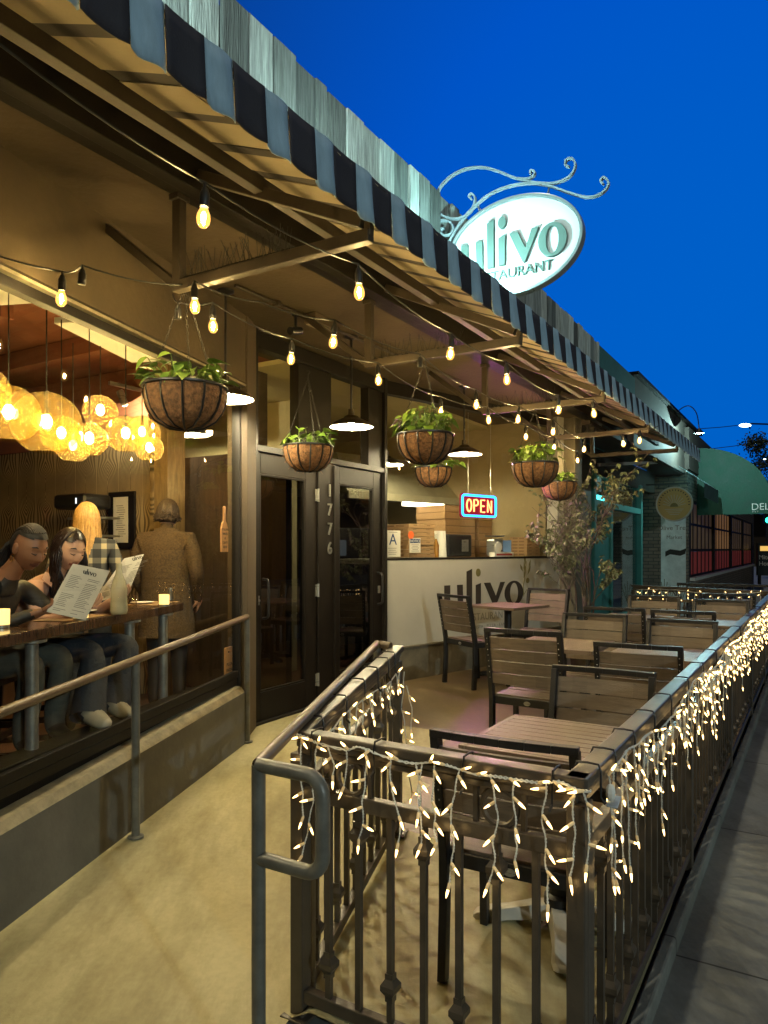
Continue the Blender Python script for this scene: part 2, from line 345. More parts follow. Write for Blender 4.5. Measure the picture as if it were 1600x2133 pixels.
# corner column between window and door
mb=MB(); fl=.1
poly=[Wl(.085,-.07,0),Wl(.1,-.03,0),Dr(.0,.06,0),Dr(.0,-.12,0),Wl(.085,-.18,0)]
mb.add([V((p.x,p.y,fl)) for p in poly]+[V((p.x,p.y,SOF)) for p in poly],[(0,1,2,3,4),(9,8,7,6,5)]+[(i,(i+1)%5,5+(i+1)%5,5+i) for i in range(5)])
mb.build('corner_column',m['column'],BLD,bev=.006)
# --- doors
def leaf(d0,d1,g0,g1,hd,zb=.245,zt=2.28):
    mb=MB(); e=0; th=.045
    mb.box(Dr((d0+g0)/2,e,(zb+zt)/2),(g0-d0,th,zt-zb),(S,T,Z)); mb.box(Dr((g1+d1)/2,e,(zb+zt)/2),(d1-g1,th,zt-zb),(S,T,Z))
    mb.box(Dr((g0+g1)/2,e,(2.12+zt)/2),(g1-g0,th,zt-2.12),(S,T,Z)); mb.box(Dr((g0+g1)/2,e,(zb+.46)/2),(g1-g0,th,.46-zb),(S,T,Z))
    for z in (.468,2.112): mb.box(Dr((g0+g1)/2,.004,z),(g1-g0,.03,.014),(S,T,Z))
    for d in (g0+.006,g1-.006): mb.box(Dr(d,.004,1.29),(.012,.03,1.63),(S,T,Z))
    o=mb.build('door',m['doorwood'],BLD,bev=.004)
    g=MB(); g.add([Dr(g0+.004,-.005,.462),Dr(g1-.004,-.005,.462),Dr(g1-.004,-.005,2.118),Dr(g0+.004,-.005,2.118)],[(0,1,2,3)]); g.build('pane',m['doorglass'],o)
    h=MB(); h.tube(wob_line([Dr(hd,.02,1.02),Dr(hd,.065,1.03),Dr(hd,.075,1.08),Dr(hd,.075,1.26),Dr(hd,.065,1.31),Dr(hd,.02,1.32)],4),.011,8); h.build('handle',m['blackmetal'],o,smooth=True)
    return o
d1=leaf(.03,.80,.09,.65,.12); d2=leaf(1.07,1.86,1.14,1.70,1.78)
k=MB(); k.box(Dr(.055,.026,1.16),(.035,.008,.07),(S,T,Z)); k.lathe([(.001,.012),(.011,.012),(.012,0)],Dr(.055,.03,1.16),10,(S,Z,T)); k.build('lock',m['steel'],d1)
k=MB(); k.box(Dr(1.80,.026,1.16),(.035,.008,.07),(S,T,Z)); k.build('lock',m['steel'],d2)
for z in (2.0,1.2,.45):
    k=MB(); k.tube([Dr(.812,.032,z-.055),Dr(.812,.032,z+.055)],.009,8); k.box(Dr(.795,.026,z),(.03,.006,.1),(S,T,Z)); k.build('hinge',m['steel'],d1,smooth=True)
mb=MB(); mb.box(Dr(.935,-.0,1.27),(.25,.07,2.07),(S,T,Z)); mb.box(Dr(1.035,.02,1.27),(.02,.06,2.0),(S,T,Z)); po=mb.build('door_post',m['doorwood'],BLD,bev=.005)
for i,ch in enumerate('1776'):
    k=MB(); k.text(ch,Dr(.93,.037,2.0-.165*i),S,Z,T,.15,.012,sx=.9); k.build('house_number',m['steel'],po)
fr=MB()
fr.box(Dr(.95,0,2.305),(1.92,.1,.05),(S,T,Z)); fr.box(Dr(.95,0,3.12),(1.92,.1,.12),(S,T,Z))
fr.box(Dr(.005,0,1.74),(.05,.11,2.96),(S,T,Z)); fr.box(Dr(1.885,0,1.74),(.05,.11,2.96),(S,T,Z))
fr.box(Dr(.95,0,.236),(1.92,.12,.02),(S,T,Z)); fr.build('door_frame',m['frame'],BLD,bev=.004)

for d_,w_ in ((.78,.46),(1.735,.25)):
    tr=MB(); tr.box(Dr(d_,-.02,2.70),(w_,.09,.735),(S,T,Z)); tr.build('transom_post',m['frame'],BLD,bev=.004)

for d0_,d1_ in ((.03,.55),(1.01,1.61)):
    tg=MB(); tg.add([Dr(d0_,-.02,2.33),Dr(d1_,-.02,2.33),Dr(d1_,-.02,3.06),Dr(d0_,-.02,3.06)],[(0,1,2,3)]); tg.build('transom_pane',m['glass'],BLD)
# --- counter wall with painted logo
mb=MB(); mb.box(K(1.55,-.06,1.0),(3.06,.12,.87),(KD,KN,Z)); cw=mb.build('counter_wall',m['cream'],BLD,bev=.004)
mb=MB(); mb.box(K(1.55,-.05,.395),(3.06,.13,.345),(KD,KN,Z)); mb.box(K(1.55,-.03,.565),(3.06,.12,.02),(KD,KN,Z)); mb.build('plinth',m['basewall'],BLD,bev=.004)
def logo(mb,P,un,hgt,th,dot=True):
    # letters of the house mark drawn as shapes; P(x,y) in units of x-height, un normal
    o=P(0,0); ux=P(1,0)-o; uy=P(0,1)-o; pr=lambda poly: mb.prism(poly,o,ux,uy,un,th)
    arc=lambda cx,cy,rx,ry,a0,a1,n:[(cx+rx*math.cos(math.radians(a0+(a1-a0)*i/n)),cy+ry*math.sin(math.radians(a0+(a1-a0)*i/n))) for i in range(n+1)]
    pr([(0,1),(0,.38)]+arc(.42,.36,.42,.38,180,300,8)+[(.62,.12),(.60,.2)]+arc(.46,.36,.22,.24,290,180,6)+[(.24,1)])   # u bowl
    pr([(.52,1),(.76,1),(.78,0),(.56,0)])
    pr([(.92,1.55),(1.16,1.66),(1.16,0),(.93,0)])                                                                       # l
    pr([(1.32,.95),(1.55,1.03),(1.54,0),(1.32,0)])                                                                      # i
    pr([(1.68,1.03),(1.97,1.03),(2.23,.42),(2.44,1.03),(2.66,1.03),(2.22,-.05),(2.14,-.05)])                            # v
    el=lambda rx,ry:[(3.10+rx*math.cos(2*PI*i/28),.50+ry*math.sin(2*PI*i/28)) for i in range(28)]
    mb.ring(el(.46,.56),el(.20,.46),o,ux,uy,un,th)                                                                      # o
    return o,ux,uy
# logo frame: x-height .25, d .888 .. 2.29
k=MB(); sx=1.40/3.56; P=lambda x,y: K(.89+x*sx,.001,.905+y*.255); logo(k,P,KN,.25,.003); k.build('logo_lettering',m['ink2'],cw)
k=MB(); k.prism([(.03*math.cos(2*PI*i/16)*1.35,.045*math.sin(2*PI*i/16)) for i in range(16)],K(.89+1.43*sx,.001,1.285),KD,Z,KN,.003); 
k.prism([(.035*math.cos(2*PI*i/16),.033*math.sin(2*PI*i/16)) for i in range(16)],K(2.38,.001,1.17),KD,Z,KN,.003)
for (x,z,an,l) in ((2.30,1.20,70,.13),(2.33,1.25,100,.15),(2.38,1.24,60,.13),(2.28,1.28,120,.1),(2.40,1.31,70,.12),(2.33,1.36,95,.13)):
    ca,sa=math.cos(math.radians(an)),math.sin(math.radians(an))
    k.prism([(0,0),(l*.5*ca-.018*sa,l*.5*sa+.018*ca),(l*ca,l*sa),(l*.5*ca+.018*sa,l*.5*sa-.018*ca)],K(x,.001,z),KD,Z,KN,.002)
k.tube([K(2.30,.002,.98),K(2.29,.002,1.1),K(2.33,.002,1.25),K(2.35,.002,1.4)],.005,5)
k.tube([K(2.30,.002,1.0),K(2.36,.002,1.06),K(2.42,.002,1.05),K(2.43,.002,.99)],.004,5); k.build('olive_branch_print',m['olive'],cw)
k=MB(); k.text('RESTAURANT',K(1.60,.001,.755),KD,Z,KN,.115,.002,'CENTER',1.05); k.text('FRESH PASTA · PIZZA · FAMILY',K(1.60,.001,.665),KD,Z,KN,.05,.002,'CENTER',1.25); k.build('logo_subtitle',m['greyink'],cw)
mb=MB(); mb.box(K(1.53,-.04,1.447),(3.06,.09,.02),(KD,KN,Z)); mb.box(K(1.53,-.05,3.14),(3.06,.09,.13),(KD,KN,Z)); mb.box(K(.02,-.05,2.3),(.04,.09,1.68),(KD,KN,Z)); cf=mb.build('counter_window_frame',m['frame'],BLD,bev=.003)
mb=MB(); mb.add([K(.04,-.05,1.457),K(3.0,-.05,1.457),K(3.0,-.05,3.08),K(.04,-.05,3.08)],[(0,1,2,3)]); mb.build('pane',m['glass'],cf)
# jamb + columns at the far end of the slanted counter
jp=K1
mb=MB(); mb.box(K(3.0,-.02,2.29),(.14,.16,1.83),(KD,KN,Z)); mb.build('window_jamb',m['cream'],BLD,bev=.006)
mb=MB(); mb.box(F(7.18,-2.24,1.7),(.30,.36,3.0),(S,T,Z)); mb.build('facade_column',m['basewall'],BLD,bev=.008)
# --- interior shell
m['olivewall']=M('olive_wall_paint',(.50,.45,.25),.8,0,n=(1.4,.1),bump=(20,.06))
m['tanwall']=M('tan_wall_paint',(.33,.265,.14),.8,0,n=(1.2,.12),bump=(20,.06))
m['ceil']=M('rust_brown_ceiling',(.22,.075,.035),.8,0,n=(2.5,.3),bump=(14,.3))
m['floor_in']=M('interior_floor',(.10,.045,.025),.35,0,n=(5,.4))
m['darkpart']=M('dark_brown_panel',(.075,.048,.025),.6,0,n=(3,.35),stretch=(8,8,1))
m['brick_in']=M('plain_dark_wall',(.05,.04,.03),.8,0,n=(3,.3))
wp=bpy.data.materials.new('woodgrain_wallpaper'); wp.use_nodes=True; nt=wp.node_tree; lk=nt.links.new
tc=nd(nt,'ShaderNodeTexCoord'); sp_=nd(nt,'ShaderNodeSeparateXYZ'); lk(tc.outputs['Object'],sp_.inputs[0])
# diamond figure: fine lines bent by a repeating swell
def mth(op,a,b=None):
    n_=nd(nt,'ShaderNodeMath',operation=op)
    for i,x in enumerate((a,b)):
        if x is None: continue
        if isinstance(x,(int,float)): n_.inputs[i].default_value=x
        else: lk(x,n_.inputs[i])
    return n_.outputs[0]
xx=mth('ADD',mth('MULTIPLY',sp_.outputs[0],.87),mth('MULTIPLY',sp_.outputs[1],-.5)); zz=sp_.outputs[2]
px=mth('PINGPONG',xx,.16); nz=nd(nt,'ShaderNodeTexNoise'); nz.inputs['Scale'].default_value=2.2; lk(tc.outputs['Object'],nz.inputs[0])
sw=mth('MULTIPLY',mth('COSINE',mth('ADD',mth('MULTIPLY',zz,9.0),mth('MULTIPLY',nz.outputs[0],3.0))),.035)
li=mth('SINE',mth('MULTIPLY',mth('MULTIPLY',px,mth('ADD',1.0,mth('MULTIPLY',sw,15.0))),260.0))
rp=nd(nt,'ShaderNodeValToRGB'); rp.color_ramp.elements[0].position=.15; rp.color_ramp.elements[0].color=(.075,.052,.026,1); rp.color_ramp.elements[1].position=.8; rp.color_ramp.elements[1].color=(.40,.30,.16,1)
lk(mth('ADD',mth('MULTIPLY',li,.35),mth('MULTIPLY',nz.outputs[0],.9)),rp.inputs[0]); lk(rp.outputs[0],nt.nodes['Principled BSDF'].inputs['Base Color']); nt.nodes['Principled BSDF'].inputs['Roughness'].default_value=.7
m['wallpaper']=wp
def iw(name,p,q,z0,z1,mt,th=.08):
    b=MB(); d=(q-p); l=d.length; d=d/l; nn=d.cross(Z); b.box((p+q)/2+V((0,0,(z0+z1)/2)),(l,th,z1-z0),(d,nn,Z)); return b.build(name,mt,BLD)
iw('papered_wall',F(2.6,-9.5),F(2.6,-4.62),.23,2.55,m['wallpaper'])
iw('wall_band',F(2.58,-9.5),F(2.58,-4.62),2.552,3.2,m['ceil'])
iw('back_wall',F(-6,-9.6),F(9,-9.6),.23,3.3,m['brick_in'])
iw('side_wall',F(-4.8,-9.6),F(-4.8,-2.2),.23,3.3,m['brick_in'])
iw('kitchen_wall',F(7.1,-9.4),F(7.1,-2.45),.23,3.2,m['tanwall'])
iw('added_dark_partition',F(3.05,-4.75),F(3.05,-3.42),.23,2.42,m['darkpart'])  # partition added to darken the view through window and door
iw('kitchen_divider',F(4.25,-9.4),F(4.25,-4.3),.23,3.2,m['olivewall'])
mb=MB(); mb.box(F(1.2,-6.35,3.245),(11.9,6.6,.08),(S,T,Z)); mb.build('interior_ceiling',m['ceil'],BLD)
for i in range(7):
    b=MB(); b.box(F(-3.4+i*.85,-6.6,3.13),(.09,5.2,.14),(S,T,Z)); b.build('ceiling_beam',m['ceil'],BLD,bev=.004)
mb=MB(); mb.box(F(2.0,-6.0,.18),(12,7.2,.09),(S,T,Z)); 
def clip_in(o): return o
fi=MB(); poly=[Wl(-5.4,-.17,.225),Wl(-.1,-.17,.225),Dr(0,-.1,.225),Dr(1.92,-.1,.225),K(0,-.12,.225),K(3.06,-.12,.225),F(7.1,-2.6,.225),F(7.1,-9.6,.225),F(-4.8,-9.6,.225)]
fi.add(poly,[tuple(range(len(poly)))]); struct(fi.build('interior_floor',m['floor_in']))
mb=MB(); mb.box(F(5.0,-4.9,3.17),(4.1,3.3,.04),(S,T,Z)); mb.build('entry_ceiling',m['olivewall'],BLD)
# wood pillar and lit strip inside
mb=MB(); mb.box(F(2.5,-4.30,1.7),(.2,.17,3.0),(S,T,Z)); mb.build('interior_pillar',M('pillar_wood',(.22,.15,.065),.55,0,n=(6,.4),stretch=(10,10,1),bump=(20,.2)),BLD,bev=.006)
mb=MB(); mb.box(F(3.1,-3.85,1.7),(.16,.16,3.0),(S,T,Z)); mb.build('interior_pillar',m['column'],BLD,bev=.006)
# ================================================================= AWNING
m['canvas_l']=M('awning_tan_stripe',(.31,.26,.165),.85,0,n=(4,.12),bump=(200,.15))
m['canvas_d']=M('awning_dark_stripe',(.035,.03,.026),.85,0,bump=(200,.15))
m['val_l']=M('valance_pale_stripe',(.27,.40,.52),.8,0,n=(5,.16),bump=(160,.2),stretch=(6,6,1))
m['val_d']=M('valance_navy_stripe',(.030,.028,.038),.8,0,n=(5,.2),bump=(160,.2))
m['steelbar']=M('bronze_square_tube',(.042,.031,.019),.55,0,n=(7,.28),bump=(60,.15))
AZ=2.77; AB=-.919; PER=.256; A0_,A1_=-3.0,9.3
aw=thing('striped_awning','long awning with navy and pale striped scalloped valance over the patio','awning',F(3,-1.9,3.2))
mb=MB(); a=A0_
ph=.37
k=int((A0_-ph)/PER)-1
def cz(b): return 2.958+(AB-b)*(3.33-2.958)/(1.87-.919)
while ph+k*PER<A1_:
    c=ph+k*PER
    for (s0,s1,mi) in ((c-.085,c+.105,0),(c+.105,c+PER-.085,1)):
        s0=max(s0,A0_); s1=min(s1,A1_)
        if s1<=s0: continue
        mb.cur=mi
        for q in range(3):
            b0=AB-.95*q/3; b1=AB-.95*(q+1)/3; sg=[0,.012,.012,0]
            mb.add([F(s0,b0,cz(b0)-sg[q]),F(s1,b0,cz(b0)-sg[q]),F(s1,b1,cz(b1)-sg[q+1]),F(s0,b1,cz(b1)-sg[q+1])],[(0,1,2,3)])
    k+=1
o=mb.build('canvas',[m['canvas_l'],m['canvas_d']],aw); md=o.modifiers.new('solid','SOLIDIFY'); md.thickness=.004; md.offset=1
mb=MB(); k=int((A0_-ph)/PER)-1
while ph+k*PER<A1_:
    c=ph+k*PER; jit=R.uniform(-.004,.004)
    # pale stripe: bulges outward with a rounded foot
    def strip(s0,s1,n,bo,zo,mi):
        mb.cur=mi; o=len(mb.v)
        for i in range(n+1):
            t=i/n; s_=s0+(s1-s0)*t
            for j in range(5):
                u=j/4; z=2.975-(2.975-zo(t))*u
                mb.v.append(F(s_,AB+bo(t)*(.25+.75*u)+jit*u,z))
        for i in range(n):
            for j in range(4): q=o+i*5+j; mb.f.append([q,q+5,q+6,q+1]); mb.m.append(mi)
    strip(c-.056,c+.056,8,lambda t:.012+.030*math.sin(PI*t**1.35),lambda t:2.770+.022*(abs(2*t-1)**5),0)
    strip(c+.058,c+PER-.058,6,lambda t:.012-.010*math.sin(PI*t)**.7-.012*t*(1-t),lambda t:2.796+.0*t,1)
    k+=1
o=mb.build('valance',[m['val_l'],m['val_d']],aw,smooth=True,ang=60); md=o.modifiers.new('solid','SOLIDIFY'); md.thickness=.003
ARMS=[-1.2,.466,2.12,4.05,5.84,7.6]
mb=MB(); mb.bar(F(A0_,-.945,2.945),F(A1_,-.945,2.945),.02,.02); mb.build('front_bar',m['steelbar'],aw,bev=.003)
mb=MB(); mb.bar(F(A0_,-1.50,3.10),F(A1_,-1.50,3.10),.05,.06); mb.build('purlin',m['steelbar'],aw,bev=.003)
for i,a in enumerate(ARMS):
    mb=MB(); mb.bar(F(a,-1.99,AZ),F(a,-.945,AZ),.045,.05); mb.bar(F(a,-.955,AZ),F(a,-.955,2.94),.03,.03,up=S); mb.build('arm',m['steelbar'],aw,bev=.004)
    mb=MB(); mb.bar(F(a,-2.0,AZ-.025),F(a,-2.0,SOF),.05,.045,up=S); mb.box(F(a,-2.0,SOF-.02),(.075,.06,.03),(S,T,Z)); mb.build('hanger_post',m['steelbar'],aw,bev=.004)
    mb=MB(); mb.bar(F(a,-2.02,AZ+.01),F(a,-2.55,SOF-.01),.04,.04); mb.build('brace',m['steelbar'],aw,bev=.003)
    mb=MB(); mb.bar(F(a,-1.87,3.25),F(a,-.98,2.83),.04,.05); mb.build('rafter',m['steelbar'],aw,bev=.004)
    if 0<i<5:
        mb=MB(); n_=26 if i==1 else 16
        for q in range(n_):
            b=-1.95+.62*q/n_; 
            for _ in range(2): mb.tube([F(a,b,AZ+.022),F(a+R.uniform(-.045,.045),b+R.uniform(-.05,.05),AZ+.022+R.uniform(.09,.13))],.0013,4)
            mb.box(F(a,b,AZ+.03),(.02,.016,.012),(S,T,Z))
        mb.build('bird_spikes',m['wire'],aw)
# ================================================================= HANGING SIGN
m['signface']=M('sign_white_enamel',(.82,.84,.83),.42,0,n=(3,.03))
m['signrim']=M('sign_rim_metal',(.40,.44,.46),.3,.5,n=(6,.1))
m['signletter']=M('sign_letter_sage',(.13,.19,.17),.45,0,n=(4,.06))
m['iron']=M('pale_blue_iron',(.45,.52,.58),.4,.3,n=(10,.15),bump=(60,.1))
SA=2.9; SC=F(SA,-1.285,3.67); un=-S
sg=thing('oval_sign','large white oval hanging sign with raised letters above the awning','sign',SC)
EL=lambda rx,ry,n=56:[(rx*math.cos(2*PI*i/n),ry*math.sin(2*PI*i/n)) for i in range(n)]
mb=MB(); mb.prism(EL(.475,.325),SC,T,Z,un,.02); mb.prism(EL(.475,.325),SC+S*.02,T,Z,S,.02); mb.build('sign_panel',m['signface'],sg)
mb=MB(); mb.ring(EL(.495,.345),EL(.472,.322),SC+S*.03,T,Z,un,.075); mb.build('sign_rim',m['signrim'],sg,bev=.004)
k=MB(); P=lambda x,y: F(SA,-1.675+x*.2185,3.545+y*.205)-S*.021; logo(k,P,un,.2,.028)
k.prism(EL(.03,.042,16),F(SA,-1.675+1.44*.2185,3.845)-S*.021,T,Z,un,.028); k.build('sign_lettering',m['signletter'],sg,bev=.002)
k=MB(); k.text('RESTAURANT',F(SA,-1.30,3.452)-S*.021,T,Z,un,.098,.016,'CENTER',1.0); k.build('sign_subtitle',m['signletter'],sg)
br=thing('sign_bracket','curled wrought iron bracket holding up the oval sign','bracket',F(SA,-1.85,4.0))
def zp(L): return wob_line([at_a(800+x/2,250+y/2,SA) for x,y in L],5)
for L in ([(262,530),(300,460),(340,400),(390,350),(450,305),(530,275),(610,265),(690,275),(760,300),(840,322),(890,315),(925,290),(936,260),(917,240),(903,255),(915,268)],
  [(217,330),(235,280),(280,235),(340,205),(410,198),(470,212),(540,240),(610,258),(690,265),(740,255),(780,230),(798,190),(785,162),(760,168),(757,190),(772,195)],
  [(560,245),(600,245),(625,232),(627,215),(612,213),(612,228)],
  [(217,330),(222,360),(240,395),(290,412),(340,400),(372,365),(380,325),(365,308),(355,320),(365,330)],
  [(218,490),(216,440),(240,420),(275,425),(290,450),(280,475),(250,480),(237,460),(250,450)]):
    pts=zp(L); mb=MB(); n=len(pts)
    # flat iron strip: two thin tubes side by side make a flat band
    for q in range(n-1):
        d=(pts[q+1]-pts[q]); 
        if d.length<1e-5: continue
        mb.bar(pts[q]-d*.15,pts[q+1]+d*.15,.03,.012,up=S.cross(d.normalized()))
    mb.build('scroll',m['iron'],br)
mb=MB(); p=at_a(800+212/2,250+300/2,SA); q=at_a(800+222/2,250+560/2,SA); mb.bar(p,q,.05,.012,up=T); 
for t in (.12,.5,.85): mb.ell(p.lerp(q,t)+T*.006,(.012,.012,.012),8,6)
mb.build('wall_plate',m['iron'],br,bev=.002)
for (x0,y0,x1,y1) in ((388,350,408,398),(690,272,680,325)):
    p=at_a(800+x0/2,250+y0/2,SA); q=at_a(800+x1/2,250+y1/2,SA); mb=MB(); nl=4
    for i in range(nl):
        c=p.lerp(q,(i+.5)/nl); ax=(T,Z) if i%2==0 else (S,Z); r=(q-p).length/nl*.62
        mb.tube([c+ax[0]*(r*.55*math.cos(t_))+Z*(r*math.sin(t_)) for t_ in [2*PI*w/10 for w in range(10)]],.0035,5,closed=True)
    mb.build('chain',m['steel'],sg,smooth=True)
# flood lamp that washes the sign and the boards
fl=thing('flood_lamp','small flood lamp on the awning top aimed at the oval sign','flood lamp',F(2.28,-1.45,3.24))
mb=MB(); mb.box(F(2.28,-1.45,3.30),(.1,.14,.08),(S,T,Z)); mb.bar(F(2.28,-1.45,3.2),F(2.28,-1.45,3.28),.02,.02); mb.build('lamp_body',m['blackmetal'],fl,bev=.006)
mb=MB(); mb.box(F(2.34,-1.45,3.33),(.012,.11,.06),(S,T,Z)); mb.build('lamp_lens',EM('flood_lens',(.75,1,.97),6),fl)
def lamp(name,kind,loc,energy,col,par=None,**kw):
    l=bpy.data.lights.new(name,kind); l.energy=energy; l.color=col
    for k_,v_ in kw.items(): setattr(l,k_,v_)
    o=bpy.data.objects.new(name,l); C.objects.link(o); o.location=loc
    if par: o.parent=par; o.location=V(loc)-OFF[par.name]
    return o
def aim(o,d): o.rotation_euler=d.to_track_quat('-Z','Y').to_euler()
o=lamp('flood_beam','SPOT',F(2.37,-1.46,3.35),72,(.50,1,.96),fl,spot_size=math.radians(165),spot_blend=.8,shadow_soft_size=.02); aim(o,(F(2.95,-1.5,3.9)-F(2.37,-1.46,3.35)))
f2=thing('flood_lamp','second small flood lamp on the awning top washing the grey boards','flood lamp',F(-.6,-1.40,3.24))
mb=MB(); mb.box(F(-.6,-1.40,3.30),(.1,.14,.08),(S,T,Z)); mb.bar(F(-.6,-1.40,3.2),F(-.6,-1.40,3.28),.02,.02); mb.build('lamp_body',m['blackmetal'],f2,bev=.006)
mb=MB(); mb.box(F(-.54,-1.40,3.33),(.012,.11,.06),(S,T,Z)); mb.build('lamp_lens',EM('flood_lens_b',(.75,1,.97),6),f2)
o=lamp('flood_beam','SPOT',F(-.5,-1.41,3.35),75,(.66,1,.95),f2,spot_size=math.radians(165),spot_blend=.8,shadow_soft_size=.02); aim(o,(F(.6,-1.8,3.9)-F(-.5,-1.41,3.35)))
f3=thing('flood_lamp','third small flood lamp on the awning top midway to the sign','flood lamp',F(.95,-1.40,3.24))
mb=MB(); mb.box(F(.95,-1.40,3.30),(.1,.14,.08),(S,T,Z)); mb.bar(F(.95,-1.40,3.2),F(.95,-1.40,3.28),.02,.02); mb.build('lamp_body',m['blackmetal'],f3,bev=.006)
mb=MB(); mb.box(F(1.01,-1.40,3.33),(.012,.11,.06),(S,T,Z)); mb.build('lamp_lens',EM('flood_lens_c',(.75,1,.97),6),f3)
o=lamp('flood_beam','SPOT',F(1.05,-1.38,3.35),38,(.66,1,.95),f3,spot_size=math.radians(165),spot_blend=.8,shadow_soft_size=.02); aim(o,(F(2.0,-1.85,3.9)-F(1.05,-1.38,3.35)))
# ================================================================= FENCES AND RAILS
def bal_mesh(low):
    mb=MB(); mb.box((0,0,.32),(.019,.019,.645)); z=.115 if low else .56
    for dz,w in ((-.034,.026),(.034,.026)): mb.box((0,0,z+dz),(w,w,.018))
    for (w0,w1,z0,z1) in ((.026,.048,-.026,-.008),(.048,.048,-.008,.008),(.048,.026,.008,.026)):
        a=[(sx*w0/2,sy*w0/2,z+z0) for sx,sy in ((-1,-1),(1,-1),(1,1),(-1,1))]; b=[(sx*w1/2,sy*w1/2,z+z1) for sx,sy in ((-1,-1),(1,-1),(1,1),(-1,1))]
        mb.add(a+b,[(3,2,1,0),(4,5,6,7)]+[(i,(i+1)%4,4+(i+1)%4,4+i) for i in range(4)])
    o=mb.build('baluster',m['rail'],None,bev=.0015); me=o.data; bpy.data.objects.remove(o); return me
BAL=[bal_mesh(True),bal_mesh(False)]
rg=MB(); rg.tube([V((.052*math.cos(2*PI*i/24),0,.052*math.sin(2*PI*i/24))) for i in range(24)],.009,6,closed=True); o=rg.build('ring',m['rail'],None,smooth=True); RING=o.data; bpy.data.objects.remove(o)
def fence(label,p,q,zp_,zq,nb,rings,posts,grp,name='patio_fence'):
    t=thing(name,label,'fence',V((p.x,p.y,zp_)),0,grp); d=(q-p); ln=d.length; dr=d/ln; rz=math.atan2(dr.y,dr.x)
    g=lambda f,z: V((p.x+d.x*f,p.y+d.y*f,zp_+(zq-zp_)*f+z))
    mb=MB(); mb.bar(g(0,.933)-dr*.03,g(1,.933)+dr*.03,.064,.03); mb.bar(g(0,.907),g(1,.907),.05,.022); mb.bar(g(0,.884),g(1,.884),.036,.024); mb.build('top_rail',m['rail'],t,bev=.006)
    mb=MB(); mb.bar(g(0,.745),g(1,.745),.036,.046); mb.build('middle_rail',m['rail'],t,bev=.004)
    mb=MB(); mb.bar(g(0,.072),g(1,.072),.036,.042); mb.build('bottom_rail',m['rail'],t,bev=.004)
    for f in posts:
        mb=MB(); mb.bar(g(f,-.02),g(f,.873),.05,.05,up=dr); mb.box(g(f,.0),(.1,.1,.012),(dr,dr.cross(Z),Z)); mb.build('post',m['rail'],t,bev=.004)
    for i in range(nb):
        f=(i+1)/(nb+1)
        if min(abs(f-x)*ln for x in posts)<.03: continue
        b=bpy.data.objects.new('baluster',BAL[i%2]); C.objects.link(b); b.parent=t; b.location=g(f,.085)-OFF[t.name]; b.rotation_euler=(0,0,rz)
    for f in rings:
        r=bpy.data.objects.new('ring',RING); C.objects.link(r); r.parent=t; r.location=g(f,.820)-OFF[t.name]; r.rotation_euler=(0,0,rz)
        for s_ in (-1,1): mb=MB(); c=g(f+s_*.072/ln,.82); mb.box(c,(.014,.016,.11),(dr,dr.cross(Z),Z)); mb.build('panel_bar',m['rail'],t)
    return t
GF='brown metal patio fences'
fence('short brown metal fence section across the front of the patio, facing the viewer',F(0,-.93),F(0,0),0,0,7,[.22,.76],[0,.999],GF)
fence('long brown metal fence running along the sidewalk, thick with glowing icicle lights',F(0,0),F(9.3,0),0,0,79,[i/9.3 for i in (.7,2.3,3.9,5.5,7.1,8.7)],[0.003,.2,.4,.6,.8,.997],GF)
pe=L0+W*1.29
fence('short sloping metal fence beside the ramp, ending in front of the doors',L0+W*.03,pe,.0,.11,10,[.3,.75],[0.02,1],GF)
fence('far metal fence across the back end of the patio near the brick building',F(9.34,-1.85),F(9.34,-.05),.06,.02,14,[.3,.75],[0,.5],GF)
# neighbour's plain railing beyond
t=thing('plain_railing','plain black railing behind the far end of the patio','railing',F(10.1,-1.5,0))
mb=MB(); mb.bar(F(10.1,-1.35,1.0),F(10.1,.9,1.0),.05,.04); mb.bar(F(10.1,-1.35,.12),F(10.1,.9,.12),.04,.03); mb.build('rail',m['blackmetal'],t)
mb=MB()
for i in range(18): mb.bar(F(10.1,-1.33+.13*i,.1),F(10.1,-1.33+.13*i,.98),.016,.016)
mb.build('picket',m['blackmetal'],t)
# black cable ties on the rails
# handrail on the ramp's right side with its return loop
hr=thing('handrail','grey pipe handrail with a rounded end loop standing in front of the patio fence','handrail',V((-.36,2.06,-.03)))
P0=V((-.357,2.05,0)); Q=V((-.035,3.66,0))
mb=MB(); mb.tube([P0+Z*-.05,P0+Z*.935],.0205,14); mb.build('post',m['tube'],hr,smooth=True)
mb=MB(); lt=T*.225
cn=lambda c,a0,a1,r=.055:[c+T*(r*math.cos(math.radians(a0+(a1-a0)*i/6)))+Z*(r*math.sin(math.radians(a0+(a1-a0)*i/6))) for i in range(7)]
mb.tube([P0+Z*.935]+cn(P0+lt+Z*.935-T*.055-Z*.055,90,0)+cn(P0+lt+Z*.67-T*.055+Z*.055,0,-90)+[P0+Z*.67],.0205,14); mb.build('end_loop',m['tube'],hr,smooth=True)
mb=MB(); mb.tube([P0+Z*.935,P0.lerp(Q,.02)+Z*.94,Q+Z*1.065,Q+T*.02+Z*1.065,Q+T*.08+Z*1.06],.02,12); mb.build('rail',m['brownrail'],hr,smooth=True)
mb=MB(); mb.tube([Q+Z*.15,Q+Z*1.06],.018,10); mb.build('post',m['tube'],hr,smooth=True)
